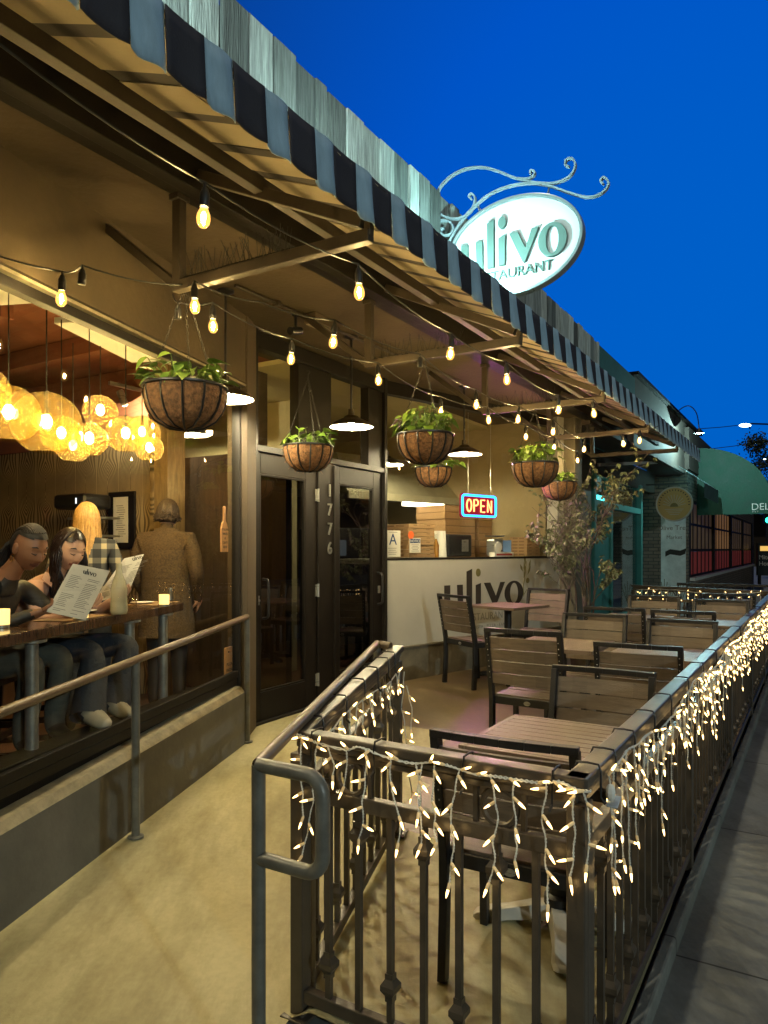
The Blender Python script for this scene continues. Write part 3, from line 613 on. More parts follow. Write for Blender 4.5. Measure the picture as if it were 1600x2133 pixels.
# handrail on the wall side
h2=thing('handrail','brown pipe handrail on posts sloping up along the low window wall','handrail',V((-1.26,3.66,.08)))
pa=V((-1.262,3.66,.984)); pb=V((-.955,5.02,1.075)); dd=(pa-pb); st=pa+dd*1.6
mb=MB(); mb.tube([st,pa,pb],.021,14); mb.build('rail',m['brownrail'],h2,smooth=True)
for p_ in (pa,pb,pa+dd*1.0):
    mb=MB(); q_=V((p_.x,p_.y,ramp_z(p_)-.02)); mb.tube([q_,p_-Z*.01],.021,14); mb.lathe([(.04,0),(.04,.008),(.02,.012)],q_+Z*.022,14); mb.build('post',m['tube'],h2,smooth=True)
# ================================================================= STRING LIGHTS (festoon)
sk=MB(); sk.lathe([(.004,.012),(.010,.010),(.013,-.002),(.0165,-.008),(.0165,-.045),(.0145,-.052),(.001,-.053)],n=12); o=sk.build('socket',m['socket'],None,smooth=True); SOCK=o.data; bpy.data.objects.remove(o)
def bulbmesh(lit):
    b=MB(); b.cur=0; b.lathe([(.011,0),(.0135,-.010),(.021,-.028),(.0228,-.042),(.0205,-.056),(.012,-.068),(.0005,-.072)],n=14)
    if lit: b.cur=1; b.ell((0,0,-.036),(.0075,.0075,.019),8,6)
    o=b.build('bulb',[m['bulbglass'],m['filament']] if lit else [m['clearbulb'],m['steel']],None,smooth=True,ang=180); me=o.data; bpy.data.objects.remove(o); return me
BL=bulbmesh(True); BU=bulbmesh(False)
def hang(par,p,lit):
    s_=bpy.data.objects.new('socket',SOCK); C.objects.link(s_); s_.parent=par; s_.location=p-OFF[par.name]; s_.rotation_euler=(R.uniform(-.09,.09),R.uniform(-.09,.09),0)
    if lit is not None:
        b=bpy.data.objects.new('bulb',BL if lit else BU); C.objects.link(b); b.parent=s_; b.location=(0,0,-.05)
def festoon(label,pts,name='string_light'):
    # pts: (u,v,kind) kind 1 lit, 0 unlit bulb, 2 empty socket, -1 anchor only (pixel of the cable itself)
    W_=[]; first=None
    for (u,v,k_) in pts:
        if k_==-1: p=at_z(u,v,2.742)
        elif k_==2: p=at_z(u,v,2.66)+Z*.03
        else: p=at_z(u,v,2.62)+Z*.088
        W_.append((p,k_))
    t=thing(name,label,'string light',W_[0][0],0,'festoon strings of bulbs under the awning')
    for p,k_ in W_:
        if k_==1: hang(t,p,True)
        elif k_==0: hang(t,p,False)
        elif k_==2: hang(t,p,None)
    line=[]
    for i in range(len(W_)-1):
        p,q=W_[i][0]+Z*.028,W_[i+1][0]+Z*.028; L=(q-p).length; sag=.022*L+.01
        for j in range(8):
            f=j/8; line.append(p.lerp(q,f)+Z*(-sag*4*f*(1-f)+.0))
    line.append(W_[-1][0]+Z*.028)
    mb=MB(); mb.tube(line,.0042,6)
    for p,k_ in W_:
        if k_!=-1: mb.tube([p+Z*.03,p+Z*.008],.006,6)
    mb.build('cable',m['wire'],t,smooth=True)
    return t
festoon('outermost string of amber bulbs hung along the awning edge',[(-260,-90,-1),(427,455,1),(747,608,1),(941,738,1),(1055,791,1),(1163,854,1),(1235,862,1),(1300,880,-1)])
festoon('middle string of bulbs crossing from over the window to the far soffit',[(-120,500,-1),(130,622,1),(172,582,2),(388,606,-1),(405,640,1),(540,640,-1),(697,713,1),(875,777,0),(992,844,1),(1081,874,1),(1153,900,1),(1218,936,1)])
festoon('innermost string of bulbs running past the doors and the counter window',[(360,625,-1),(371,655,2),(443,680,1),(608,748,1),(787,793,1),(918,857,1),(1016,876,1),(1095,910,1),(1156,932,1),(1203,959,1)])
festoon('short string with two glowing bulbs on the farthest awning arm',[(1218,905,-1),(1297,925,1),(1333,918,1),(1372,893,-1)])
# conduit and soffit fittings
cd=thing('conduit','thin painted conduit pipe running along the soffit','conduit',at_z(490,595,3.17))
mb=MB(); mb.tube([at_z(490,595,3.18),at_z(745,706,3.18),at_z(960,795,3.18)],.011,8); mb.build('pipe',m['steelbar'],cd,smooth=True)
mb=MB()
for u,v in ((577,633),(700,687),(850,748)): mb.box(at_z(u,v,3.175),(.03,.05,.03),(S,T,Z))
mb.build('clamp',m['steelbar'],cd)
p=at_z(668,672,3.16); jb=thing('junction_box','beige junction box on the soffit above the doors','junction box',p)
mb=MB(); mb.box(p,(.26,.10,.07),(S,T,Z)); mb.build('box_body',m['column'],jb,bev=.006); mb=MB(); mb.box(p-Z*.037,(.24,.08,.008),(S,T,Z)); mb.build('cover',m['walltop'],jb,bev=.002)
p=at_z(616,688,3.08); cm=thing('security_camera','small black security camera clamped under the soffit','camera',p)
mb=MB(); mb.tube([p-S*.06+Z*-.02,p+S*.05+Z*.01],.028,12); mb.build('camera_body',m['blackmetal'],cm,smooth=True)
mb=MB(); mb.tube([p,p+Z*.11],.01,8); mb.lathe([(.03,0),(.03,.01),(.001,.012)],p+Z*.105,12); mb.build('mount',m['blackmetal'],cm,smooth=True)
# ================================================================= PATIO FURNITURE
def make_chair():
    t=thing('patio_chair','chair','chair')
    hw=.235
    def post(s):
        mb=MB(); x=s*hw
        pts=[V((x,-.20,0)),V((x,-.185,.25)),V((x,-.185,.44)),V((x,-.215,.62)),V((x,-.262,.865))]
        for i in range(4):
            mb.bar(pts[i]-(pts[i+1]-pts[i]).normalized()*.004,pts[i+1],.03,.042,up=Y)
        return mb
    for s in (-1,1): post(s).build('leg',m['blackmetal'],t,world=False,bev=.003)
    for s in (-1,1):
        mb=MB(); mb.bar(V((s*hw,.215,0)),V((s*hw,.20,.44)),.03,.036,up=Y); mb.build('leg',m['blackmetal'],t,world=False,bev=.003)
    mb=MB()
    for y in (-.17,.20): mb.box((0,y,.418),(.47,.03,.05))
    for s in (-1,1): mb.box((s*hw,.01,.418),(.03,.36,.05))
    mb.build('seat_frame',m['blackmetal'],t,world=False,bev=.003)
    mb=MB()
    for i in range(5):
        y=-.152+.0755*i; dz=-.008*(1-((i-2)/2)**2)
        mb.box((0,y+.02,.447+dz),(.45,.069,.014))
    mb.build('seat',m['slat'],t,world=False,bev=.003)
    mb=MB()
    for i in range(4):
        z=.565+.0765*i; n=6
        for j in range(n):
            x0=-hw+.015+(2*hw-.03)*j/n; x1=-hw+.015+(2*hw-.03)*(j+1)/n
            bow=lambda x: -.018*(1-(x/hw)**2)
            y0=-.203-(z-.56)*.19
            p=V((x0,y0+bow(x0),z)); q=V((x1,y0+bow(x1),z))
            d=(q-p).normalized(); upv=V((0,-.19,1)).normalized()
            w2=.0715
            a_=[p-upv*w2/2,q-upv*w2/2,q+upv*w2/2,p+upv*w2/2]; nn=d.cross(upv)*.012
            mb.add(a_+[k+nn for k in a_],[(0,1,2,3),(7,6,5,4),(0,4,5,1),(3,2,6,7)]+([(0,3,7,4)] if j==0 else [])+([(1,5,6,2)] if j==n-1 else []))
    bm_=mb.build('backrest',m['slat'],t,world=False)
    mb=MB(); n=6
    for j in range(n):
        x0=-hw-.014+(2*hw+.028)*j/n; x1=-hw-.014+(2*hw+.028)*(j+1)/n; bow=lambda x: -.016*(1-(x/hw)**2)
        mb.bar(V((x0,-.266+bow(x0),.872)),V((x1,-.266+bow(x1),.872)),.036,.026)
    mb.build('top_rail',m['blackmetal'],t,world=False,bev=.002)
    mb=MB()
    for s in (-1,1):
        for i in range(8): z=.565+.036*i; mb.ell((s*(hw-.004),-.206-(z-.56)*.195-.022,z),(.0035,.003,.0035),6,4)
    mb.build('rivet_row',m['steel'],t,world=False)
    mb=MB(); mb.lathe([(.022,0),(.022,.003),(.001,.004)],(0,-.186,.415),14,(X,Z*.62,-Y)); mb.build('badge',m['steel'],t,world=False)
    return t
def rz_face(d): return math.atan2(-d.x,d.y)
CH=[ # a, b of seat centre, facing, label
 (.55,-.345,S,.05,'nearest patio chair, its dark back rail just behind the front fence'),
 (1.40,-.36,-S,.0,'chair with grey slatted back facing the viewer across the nearest table'),
 (2.57,-1.0,S,-.03,'chair turned away with its brown rear slats and open pinkish seat beside the nearest table'),
 (2.72,-.37,S,.04,'chair turned away behind the grey slatted chair, close to the glowing fence'),
 (3.50,-.95,-S,.02,'chair facing the viewer with a small orange table top in front, in the middle row'),
 (3.62,-.34,-S,-.02,'chair facing the viewer in the middle row, half hidden by the fence rail'),
 (4.52,-.93,S,.03,'chair turned away in the back row, standing nearest the potted tree'),
 (4.66,-.40,S,-.02,'chair turned away in the back row, nearest the fence lights'),
 (5.42,-.86,-S,.03,'tan chair facing the viewer in front of the far fence, on the left'),
 (5.44,-.27,-S,-.03,'tan chair facing the viewer in front of the far fence, on the right'),
 (6.55,-.30,S,.2,'farthest chair, only partly seen past the fence rail at the back'),
]
proto=make_chair(); fst=True
def put(p,rz,lab):
    global fst
    p=V((p.x,p.y,max(floor_z(p+S*d_+T*e_) for d_ in (-.2,.2) for e_ in (-.2,.2))-.004))
    if fst: proto.location=p; proto.rotation_euler=(0,0,rz); proto['label']=lab; proto['group']='slatted patio chairs'; OFF[proto.name]=p; fst=False
    else: dup(proto,p,rz,lab)
for a,b,f,dr,lab in CH: put(F(a,b),rz_face(f)+dr,lab)
cc=V((1.27,7.38,0))
put(cc-KD*.52,rz_face(KD)-.22,'chair seen from behind beside the painted counter wall, left of the small pink lit table')
put(cc+KD*.50,rz_face(-KD)+.1,'chair with reddish slats against the painted counter wall, right of the small table')
m['whitefoot']=m['castiron']
def make_table(basemat,sz=.60):
    t=thing('patio_table','table','table')
    mb=MB(); n=9; w=(sz-.05)/n
    for i in range(n): mb.box((0,-sz/2+.025+w*(i+.5),.733),(sz-.04,w-.004,.022))
    for s in (-1,1):
        mb.box((s*(sz/2-.012),0,.732),(.024,sz,.026)); mb.box((0,s*(sz/2-.012),.7315),(sz-.05,.024,.026))
    mb.build('tabletop',m['tabletop'],t,world=False,bev=.002)
    mb=MB(); mb.tube([(0,0,.075),(0,0,.72)],.038,16); mb.lathe([(.06,.06),(.06,.12),(.04,.13)],n=16); mb.box((0,0,.708),(.3,.3,.016)); mb.build('column',m['blackmetal'],t,world=False,smooth=True)
    for i in range(4):
        a=PI/4*0+PI/2*i+.35; d=V((math.cos(a),math.sin(a),0)); sd=V((-d.y,d.x,0)); mb=MB(); vs=[]
        for r,wd_,z0,z1 in ((.0,.05,.035,.095),(.1,.042,.03,.085),(.2,.036,.016,.06),(.28,.042,.0,.045),(.325,.036,.0,.03),(.34,.02,.002,.016)):
            for sx,z in ((-1,z0),(1,z0),(.72,z1),(-.72,z1)): vs.append(d*r+sd*(wd_*sx)+Z*z)
        fs=[(k_*4+j,k_*4+(j+1)%4,k_*4+4+(j+1)%4,k_*4+4+j) for k_ in range(5) for j in range(4)]+[(3,2,1,0),(20,21,22,23)]
        mb.add(vs,fs); mb.build('foot',basemat,t,world=False,smooth=True,bev=.003)
    return t
rzS=math.atan2(S.y,S.x)-PI/2
def ptab(t,p,rz,lab):
    p=V((p.x,p.y,floor_z(p))); t.location=p; t.rotation_euler=(0,0,rz); t['label']=lab; t['group']='square slatted patio tables'; OFF[t.name]=p
ptab(make_table(m['castiron']),F(.90,-.335),rzS,'nearest square slatted table with a pink glow on its corner and chipped white cast feet')
tb=make_table(m['blackmetal']); ptab(tb,F(3.05,-1.0),rzS,'square slatted table with orange top in the middle row')
def dtab(p,rz,lab): p=V((p.x,p.y,floor_z(p))); dup(tb,p,rz,lab)
dtab(F(3.15,-.355),rzS,'square slatted table beside the long fence, between two middle chairs')
dtab(F(4.97,-.9),rzS,'square slatted table in the back row, away from the fence')
dtab(F(5.05,-.33),rzS,'square slatted table in the back row, close to the fence')
dtab(cc,math.atan2(KD.y,KD.x)-PI/2,'small table with pinkish top in front of the painted counter wall')
# ================================================================= LEAVES
def leaf(mb,p,d,n,L,w,fold=.25,droop=.25,heart=True):
    d=d.normalized(); sd=d.cross(n).normalized(); n=sd.cross(d)
    prof=[(0,.0),(-.06,.30),(.12,.5),(.35,.48),(.62,.32),(.85,.12),(1,0)] if heart else [(0,0),(.15,.28),(.4,.5),(.65,.4),(.85,.18),(1,0)]
    o=len(mb.v); mid=[]
    c=[0,.12,.35,.62,.85,1] if heart else [.0,.15,.4,.65,.85,1]
    for t in c: mid.append(p+d*(L*t)-n*(droop*L*t*t))
    lf=[];rt=[]
    for x,yy in prof[1:-1]:
        b=p+d*(L*x)-n*(droop*L*x*x*(1 if x>0 else -1)); lf.append(b+sd*(w*yy)+n*(fold*w*yy)); rt.append(b-sd*(w*yy)+n*(fold*w*yy))
    vs=mid+lf+rt; nm=len(mid); nl=len(lf)
    fs=[]
    for side,base in ((1,nm),(-1,nm+nl)):
        seq=[base+i for i in range(nl)]
        if heart:
            fs.append((0,seq[0],seq[1],1)); 
            for i in range(1,nl-1): fs.append((i,seq[i],seq[i+1],i+1))
            fs.append((nm-2,seq[-1],nm-1))
        else:
            fs.append((0,seq[0],1))
            for i in range(nl-1): fs.append((i+1,seq[i],seq[i+1],i+2))
            fs.append((nm-2,seq[-1],nm-1))
    mb.add(vs,fs)
# ================================================================= HANGING BASKETS
def basket(label,u,v,y,dia,plant,hook_z,seed):
    rn=random.Random(seed); p=at_y(u,v,y); r=dia/2; t=thing('hanging_basket',label,'hanging basket',p-Z*r*1.1,0,'coir lined hanging baskets')
    ph=[rn.uniform(0,6) for _ in range(6)]
    wob=lambda a,z: 1+.018*math.sin(10*a+ph[0])+.012*math.sin(23*a+ph[1])+.012*math.sin(17*a+z*60+ph[2])
    prof=[(r*.99,0),(r*1.01,-.03*dia/.37),(r*.97,-.07*dia/.37),(r*.88,-.115*dia/.37),(r*.72,-.155*dia/.37),(r*.45,-.185*dia/.37),(r*.1,-.195*dia/.37),(.001,-.195*dia/.37)]
    mb=MB(); mb.lathe(prof,p,48,wob=wob); mb.lathe([(r*.93,-.02),(r*.93,0),(r*.99,.0)],p,48,wob=wob)
    # stray fibres
    for i in range(150):
        a=rn.uniform(0,2*PI); k=rn.randrange(1,6); pr=prof[k]; q=p+V((math.cos(a)*pr[0],math.sin(a)*pr[0],pr[1])); d=V((math.cos(a),math.sin(a),rn.uniform(-.9,.2)))*rn.uniform(.008,.028)+V((-math.sin(a),math.cos(a),0))*rn.uniform(-.02,.02)
        mb.tube([q,q+d*.6,q+d+Z*-.006],.0007,3,cap=False)
    mb.build('coir_liner',m['coir'],t,smooth=True,ang=180)
    mb=MB(); mb.tube([p+V((r*1.03*math.cos(2*PI*i/40),r*1.03*math.sin(2*PI*i/40),0)) for i in range(40)],.007,6,closed=True)
    for i in range(12):
        a=2*PI*i/12+.2; mb.tube([p+V((math.cos(a)*(pr[0]*1.025),math.sin(a)*(pr[0]*1.025),pr[1]*1.01)) for pr in prof[:-1]],.0052,4)
    mb.build('wire_frame',m['blackmetal'],t,smooth=True)
    top=V((p.x,p.y,hook_z))
    for i in range(3):
        a=2*PI*i/3+.9; q=p+V((math.cos(a)*r,math.sin(a)*r,0)); mb=MB(); d=(top-q); n=int(d.length/.021); dr=d.normalized(); s1=dr.cross(Z).normalized(); s2=dr.cross(s1)
        for j in range(n):
            c=q+d*((j+.5)/n); e=s1 if j%2 else s2
            mb.tube([c+dr*(.0125*math.sin(w_))+e*(.0052*math.cos(w_)) for w_ in [2*PI*x_/8 for x_ in range(8)]],.0013,4,closed=True)
        mb.build('chain',m['wire'],t)
    mb=MB(); mb.tube([top+Z*-.01,top+Z*.03],.003,5); mb.tube([top+Z*.03+V((.012*math.cos(x_),0,.012*math.sin(x_)+.012)) for x_ in [i*.6-1.5 for i in range(8)]],.003,5); mb.build('hook',m['wire'],t)
    mb=MB(); mb.lathe([(r*.9,-.025),(.001,-.015)],p,20); mb.build('soil',m['soil'],t)
    mb=MB(); n,hh,spr,lL=plant
    for i in range(n):
        a=rn.uniform(0,2*PI); rr=r*math.sqrt(rn.random())*.75; q=p+V((math.cos(a)*rr,math.sin(a)*rr,-.01)); o=rn.uniform(.2,1)
        a2=a+rn.uniform(-.7,.7); tip=q+V((math.cos(a2)*spr*o*rn.uniform(.3,1),math.sin(a2)*spr*o*rn.uniform(.3,1),hh*rn.uniform(.25,1)*(1.15-.55*o)))
        mb.tube([q,q.lerp(tip,.5)+Z*.03,tip],.0022,4,cap=False)
        d=V((math.cos(a2),math.sin(a2),rn.uniform(-.9,.35))); nn=V((rn.uniform(-.5,.5),rn.uniform(-.5,.5),1))
        L=lL*rn.uniform(.6,1.15); leaf(mb,tip,d,nn,L,L*.82)
    mb.build('trailing_plant',m['leaf'],t,smooth=True,ang=180)
    return t
AY=lambda v_: 1
basket('largest hanging basket with bright pothos, hung by chains nearest the viewer beside the window',386,808,3.377,.371,(50,.15,.105,.088),2.78,1)
basket('hanging basket of yellow green leaves in front of the double doors',642,930,5.02,.335,(44,.13,.095,.078),2.74,2)
basket('large hanging basket with a full dark leafed plant, upper one left of the counter window',886,906,4.57,.35,(90,.19,.115,.075),2.74,3)
basket('small hanging basket with a sprig trailing over its right side, below the full leafed basket',903,975,6.63,.33,(26,.12,.20,.085),2.74,4)
basket('brown hanging basket with tall loose foliage in front of the stacked boxes',1115,966,6.16,.378,(70,.20,.12,.075),2.74,5)
basket('pink lit hanging basket in front of the pale window jamb',1165,1005,7.9,.37,(40,.15,.10,.075),2.74,6)
# ================================================================= BARN PENDANTS
m['shade']=M('bronze_barn_shade',(.045,.033,.02),.35,.5,n=(10,.2)); m['shadein']=M('white_shade_inside',(.8,.78,.7),.45)
def barn(label,p,dia,topz,name='barn_lamp'):
    t=thing(name,label,'pendant lamp',V((p.x,p.y,topz)),0,'barn style pendant lamps')
    r=dia/2; k=dia/.36
    mb=MB(); mb.cur=0; mb.lathe([(.001,.145*k),(.024,.145*k),(.026,.10*k),(.055,.088*k),(.06,.075*k),(r*.55,.06*k),(r*.82,.035*k),(r,0)],p,28)
    mb.cur=1; mb.lathe([(r*.995,.001),(r*.81,.031*k),(r*.54,.055*k),(.05,.07*k),(.001,.075*k)],p,28); mb.build('lamp_shade',[m['shade'],m['shadein']],t,smooth=True,ang=60)
    mb=MB(); mb.tube([p+Z*.14*k,V((p.x,p.y,topz))],.0085,8); mb.lathe([(.055,0),(.055,-.012),(.012,-.03)],V((p.x,p.y,topz)),16); mb.build('rod',m['blackmetal'],t,smooth=True)
    mb=MB(); mb.ell(p+Z*.022*k,(.026,.026,.034),12,8); mb.build('bulb',m['barnbulb'],t,smooth=True)
    return t
barn('barn lamp partly hidden behind the largest basket, left of the doors',at_y(470,832,4.6),.36,SOF)
barn('barn lamp hanging above the right hand door',at_y(732,890,5.59),.343,SOF)
barn('barn lamp in front of the counter window above the small basket',at_y(967,947,7.32),.366,SOF)
barn('barn lamp over the near end of the ramp',V((-1.70,2.15,2.5)),.36,SOF)
# ================================================================= ICICLE LIGHTS
mb=MB(); mb.cur=0; mb.lathe([(.0036,0),(.0046,.004),(.0046,.017),(.0036,.02)],n=7); mb.cur=1; mb.lathe([(.0034,.02),(.0036,.028),(.0024,.038),(.0003,.045)],n=6)
o=mb.build('mini_bulb',[m['minibase'],m['minitip']],None,smooth=True); MINI=o.data; bpy.data.objects.remove(o)
mb=MB(); mb.cur=0; mb.lathe([(.0036,0),(.0048,.004),(.0048,.017)],n=5); mb.cur=1; mb.lathe([(.0040,.019),(.0042,.03),(.0005,.046)],n=4); MV=[V(v_) for v_ in mb.v]; MF=mb.f; MM=mb.m
def mini(par,p,d):
    b=bpy.data.objects.new('mini_bulb',MINI); C.objects.link(b); b.parent=par; b.location=p-OFF[par.name]; b.rotation_mode='QUATERNION'; b.rotation_quaternion=d.to_track_quat('Z','Y'); return b
def twist(mb,pts,r=.0017,off=.0022,pitch=.02):
    fine=wob_line(pts,5) if len(pts)>2 else pts
    A=[];B=[];acc=0
    for i,p in enumerate(fine):
        if i: acc+=(p-fine[i-1]).length
        a=2*PI*acc/pitch; o_=T*(off*math.cos(a))+V((0,0,off*.8*math.sin(a)))+S*(off*.5*math.sin(a)); A.append(p+o_); B.append(p-o_)
    mb.tube(A,r,4,cap=False); mb.tube(B,r,4,cap=False)
def drop(mbw,p,L,rn,out,sway,along,tw=True):
    n=max(3,int(L/.035)); pts=[p]; x=0;y=0; bl=[]
    for i in range(1,n+1):
        x+=rn.uniform(-1,1)*.010+sway*.006; y+=rn.uniform(-.6,.7)*.006
        y=max(y,-.002); pts.append(p+along*x+out*y-Z*(L*i/n))
    if tw: twist(mbw,pts)
    else: mbw.tube(pts,.0029,4,cap=False)
    step=.075; q=rn.uniform(.01,.05)
    while q<L-.015:
        f=q/L*n; i=int(f); c=pts[i].lerp(pts[min(i+1,n)],f-i); sd=rn.choice((-1,1))
        d=(along*sd*rn.uniform(.5,1.1)+out*rn.uniform(-.1,.7)-Z*rn.uniform(.1,1.0)).normalized(); bl.append((c,d)); q+=step*rn.uniform(.75,1.5)
    bl.append((pts[-1],(along*rn.uniform(-.6,.6)+out*.2-Z).normalized()))
    return bl
GI='white corded icicle light strings'
rn=random.Random(11)
# front section: cable points measured along the rail face
fp=lambda u,v: at_pl(u,v,F(-.038,0),S)
front=[(607,1526),(640,1537),(662,1548),(720,1562),(748,1556),(800,1576),(858,1590),(905,1588),(938,1596),(985,1612),(1022,1616),(1075,1624),(1128,1631),(1164,1628),(1205,1646),(1232,1648)]
t=thing('icicle_light_string','white icicle light string drooping across the short front fence','fairy lights',fp(607,1526),0,GI)
mbw=MB(); base=[fp(u,v) for u,v in front]; twist(mbw,base,.0026,.0034,.03); bl=[]
for u,vend in ((628,1700),(662,1790),(683,1612),(722,1640),(762,1748),(815,1752),(866,1690),(880,1758),(905,1752),(958,1842),(1022,1838),(1072,1790),(1138,1880),(1200,1828),(1214,1800)):
    i=max(k_ for k_ in range(len(front)) if front[k_][0]<=u); i=min(i,len(front)-2); f=(u-front[i][0])/(front[i+1][0]-front[i][0]); p=base[i].lerp(base[i+1],f)
    L=p.z-fp(u,vend).z; bl+=drop(mbw,p,L,rn,-S,rn.uniform(-.6,.6),T)
for k_ in range(0,len(base)-1,1):
    p=base[k_].lerp(base[k_+1],rn.random()); d=(T*rn.uniform(-1,1)-S*.4+Z*rn.uniform(-.8,.8)).normalized(); bl.append((p,d))
mbw.build('cord',m['miniwire'],t,smooth=True)
for p,d in bl: mini(t,p,d)
# long section
def longstring(label,P,out,along,a0,a1,step,lmin,lmax,seed,zt,tw,maxparts=100):
    rn=random.Random(seed); t=thing('icicle_light_string',label,'fairy lights',P(a0,zt),0,GI); mbw=MB(); bl=[]; a=a0; cab=[]
    while a<a1:
        p=P(a,zt+.022*math.sin(a*4.2)+rn.uniform(-.008,.008)); cab.append(p)
        L=rn.uniform(lmin,lmax)*(1 if rn.random()<.8 else .55); bl+=drop(mbw,p,L,rn,out,rn.uniform(-.9,.9),along,tw and a<2.0)
        if rn.random()<.55: bl.append((p,(along*rn.uniform(-1,1)+out*.5+Z*rn.uniform(-.5,.9)).normalized()))
        a+=step*rn.uniform(.55,1.4)
    if tw: twist(mbw,cab[:24],.0024,.003,.03); mbw.tube(cab[23:],.004,5)
    else: mbw.tube(cab,.0035,5)
    mbw.build('cord',m['miniwire'],t,smooth=True)
    bl.sort(key=lambda x: x[0].y)
    for p,d in bl[:maxparts-3]: mini(t,p,d)
    if len(bl)>maxparts-3:
        st=MB()
        for p,d in bl[maxparts-3:]:
            rm=d.to_track_quat('Z','Y').to_matrix(); o=len(st.v); st.v+=[p+rm@v_ for v_ in MV]; st.f+=[[i+o for i in f] for f in MF]; st.m+=MM
        st.build('mini_bulbs',[m['minibase'],m['minitip']],t,kind='stuff')
    return t
longstring('dense glowing icicle light string along the whole sidewalk fence',lambda a,z: F(a,.04,z),T,S,.16,8.7,.078,.10,.38,5,.895,True)
rp_=lambda a,z: L0+W*a+WN*.036+V((0,0,z+.085*a))
longstring('sparse icicle light string bunched under the rail of the ramp fence',rp_,WN,W,.12,1.25,.09,.05,.14,6,.865,False)
longstring('small icicle light string on the far fence at the back of the patio',lambda a,z: F(9.30,-1.8+a,z),-S,T,0,1.7,.10,.06,.17,8,.93,False)
# dangling end at the ramp fence post
t=thing('icicle_light_string','loose end of white fairy lights dangling from the ramp fence end post','fairy lights',pe+V((0,0,.9)),0,GI); mbw=MB(); rn=random.Random(3)
bl=drop(mbw,pe+WN*.04+V((0,0,.93)),.62,rn,WN,.1,WN,False)+drop(mbw,pe+WN*.05+V((0,0,.86)),.22,rn,WN,1.2,WN,False); mbw.build('cord',m['miniwire'],t,smooth=True)
for p,d in bl[2:]: mini(t,p,d)
# clear plastic tag at the corner
t=thing('plastic_tag','small clear plastic tag tied to the cord at the fence corner','tag',F(.13,.05,.86))
mb=MB(); mb.box(F(.14,.06,.845),(.05,.03,.002),((S+Z*.4).normalized(),T,(Z-S*.4).normalized())); mb.build('tag_card',M('clear_blue_tag',(.35,.45,.55),.2,0,spec=.8),t)
mb=MB(); mb.ell(F(.12,.055,.875),(.014,.014,.025),8,6); mb.build('plug',m['miniwire'],t)
# cable ties over the rails: one tie per spot
tie=MB(); pr=[(-.036,-.062),(-.036,.016),(.036,.016),(.036,-.062)]
tie.tube([V((0,x_,z_)) for x_,z_ in [(-.036,-.075),(-.037,.0),(-.03,.019),(.0,.021),(.03,.019),(.037,.0),(.036,-.075)]],.0032,5); tie.tube([V((0,.036,-.07)),V((.004,.05,-.085))],.004,5)
o=tie.build('cable_tie',m['blackmetal'],None,smooth=True); TIE=o.data; bpy.data.objects.remove(o)
def ptie(par,p,rz):
    b=bpy.data.objects.new('cable_tie',TIE); C.objects.link(b); b.parent=par; b.location=p-OFF[par.name]; b.rotation_euler=(0,0,rz)
fr_=[o for o in C.objects if o.name.startswith('icicle_light_string')]
for b_ in (-.86,-.62,-.32,-.06): ptie(fr_[0],F(0,b_,.937),math.atan2(T.y,T.x)+PI)
for a_ in (.09,.26,.52,.85,1.2,1.65,2.15,2.7,3.4,4.2,5.2,6.4): ptie(fr_[1],F(a_,0,.937),math.atan2(S.y,S.x)+PI)
for d_ in (.12,.38,.62,.82,1.0,1.12): 
    q=L0+W*d_; ptie(fr_[2],V((q.x,q.y,.937+.085*d_)),math.atan2(W.y,W.x)+PI)
# ================================================================= POTTED TREE
tp=V((2.27,8.15,.23)); t=thing('potted_tree','sparse dusty leaved potted tree beside the end of the counter wall','tree',tp); rn=random.Random(21)
mb=MB(); mb.lathe([(.001,.0),(.15,0),(.19,.32),(.2,.33),(.2,.36),(.18,.36),(.17,.31),(.001,.31)],tp,24); mb.build('pot',m['basewall'],t,smooth=True,ang=40)
tr=MB(); lv=MB(); tips=[]
def grow(p,d,L,r,dep):
    n=4; pts=[p]; 
    for i in range(n):
        d=(d+V((rn.uniform(-.16,.16),rn.uniform(-.16,.16),rn.uniform(-.05,.08)))).normalized(); pts.append(pts[-1]+d*(L/n))
    tr.tube(pts,[r*(1-.45*i/n) for i in range(n+1)],6,cap=False)
    if dep==0:
        tips.append(pts); return
    k=rn.choice((2,3,3)) if dep>1 else rn.choice((2,3,4))
    for i in range(k):
        st=pts[rn.randrange(2,n+1)]; a=rn.uniform(0,2*PI); nd_=(d*.75+V((math.cos(a),math.sin(a),rn.uniform(.0,.5)))*.62).normalized()
        grow(st,nd_,L*rn.uniform(.5,.75),r*.55,dep-1)
for i in range(9):
    a=2*PI*i/9; q=tp+V((math.cos(a)*.06,math.sin(a)*.06,.3)); grow(q,V((math.cos(a)*.13,math.sin(a)*.13,1)),rn.uniform(.7,1.15),.013,3)
tr.build('trunk',m['bark'],t,smooth=True,ang=180)
for pts in tips:
    for _ in range(rn.randrange(9,17)):
        q=pts[rn.randrange(1,5)]; d=V((rn.uniform(-1,1),rn.uniform(-1,1),rn.uniform(-1.1,.1))); L=rn.uniform(.038,.064); leaf(lv,q,d,V((rn.uniform(-1,1),rn.uniform(-1,1),.8)),L,L*.52,heart=False)
lv.build('crown',m['dryleaf'],t,smooth=True,ang=180)
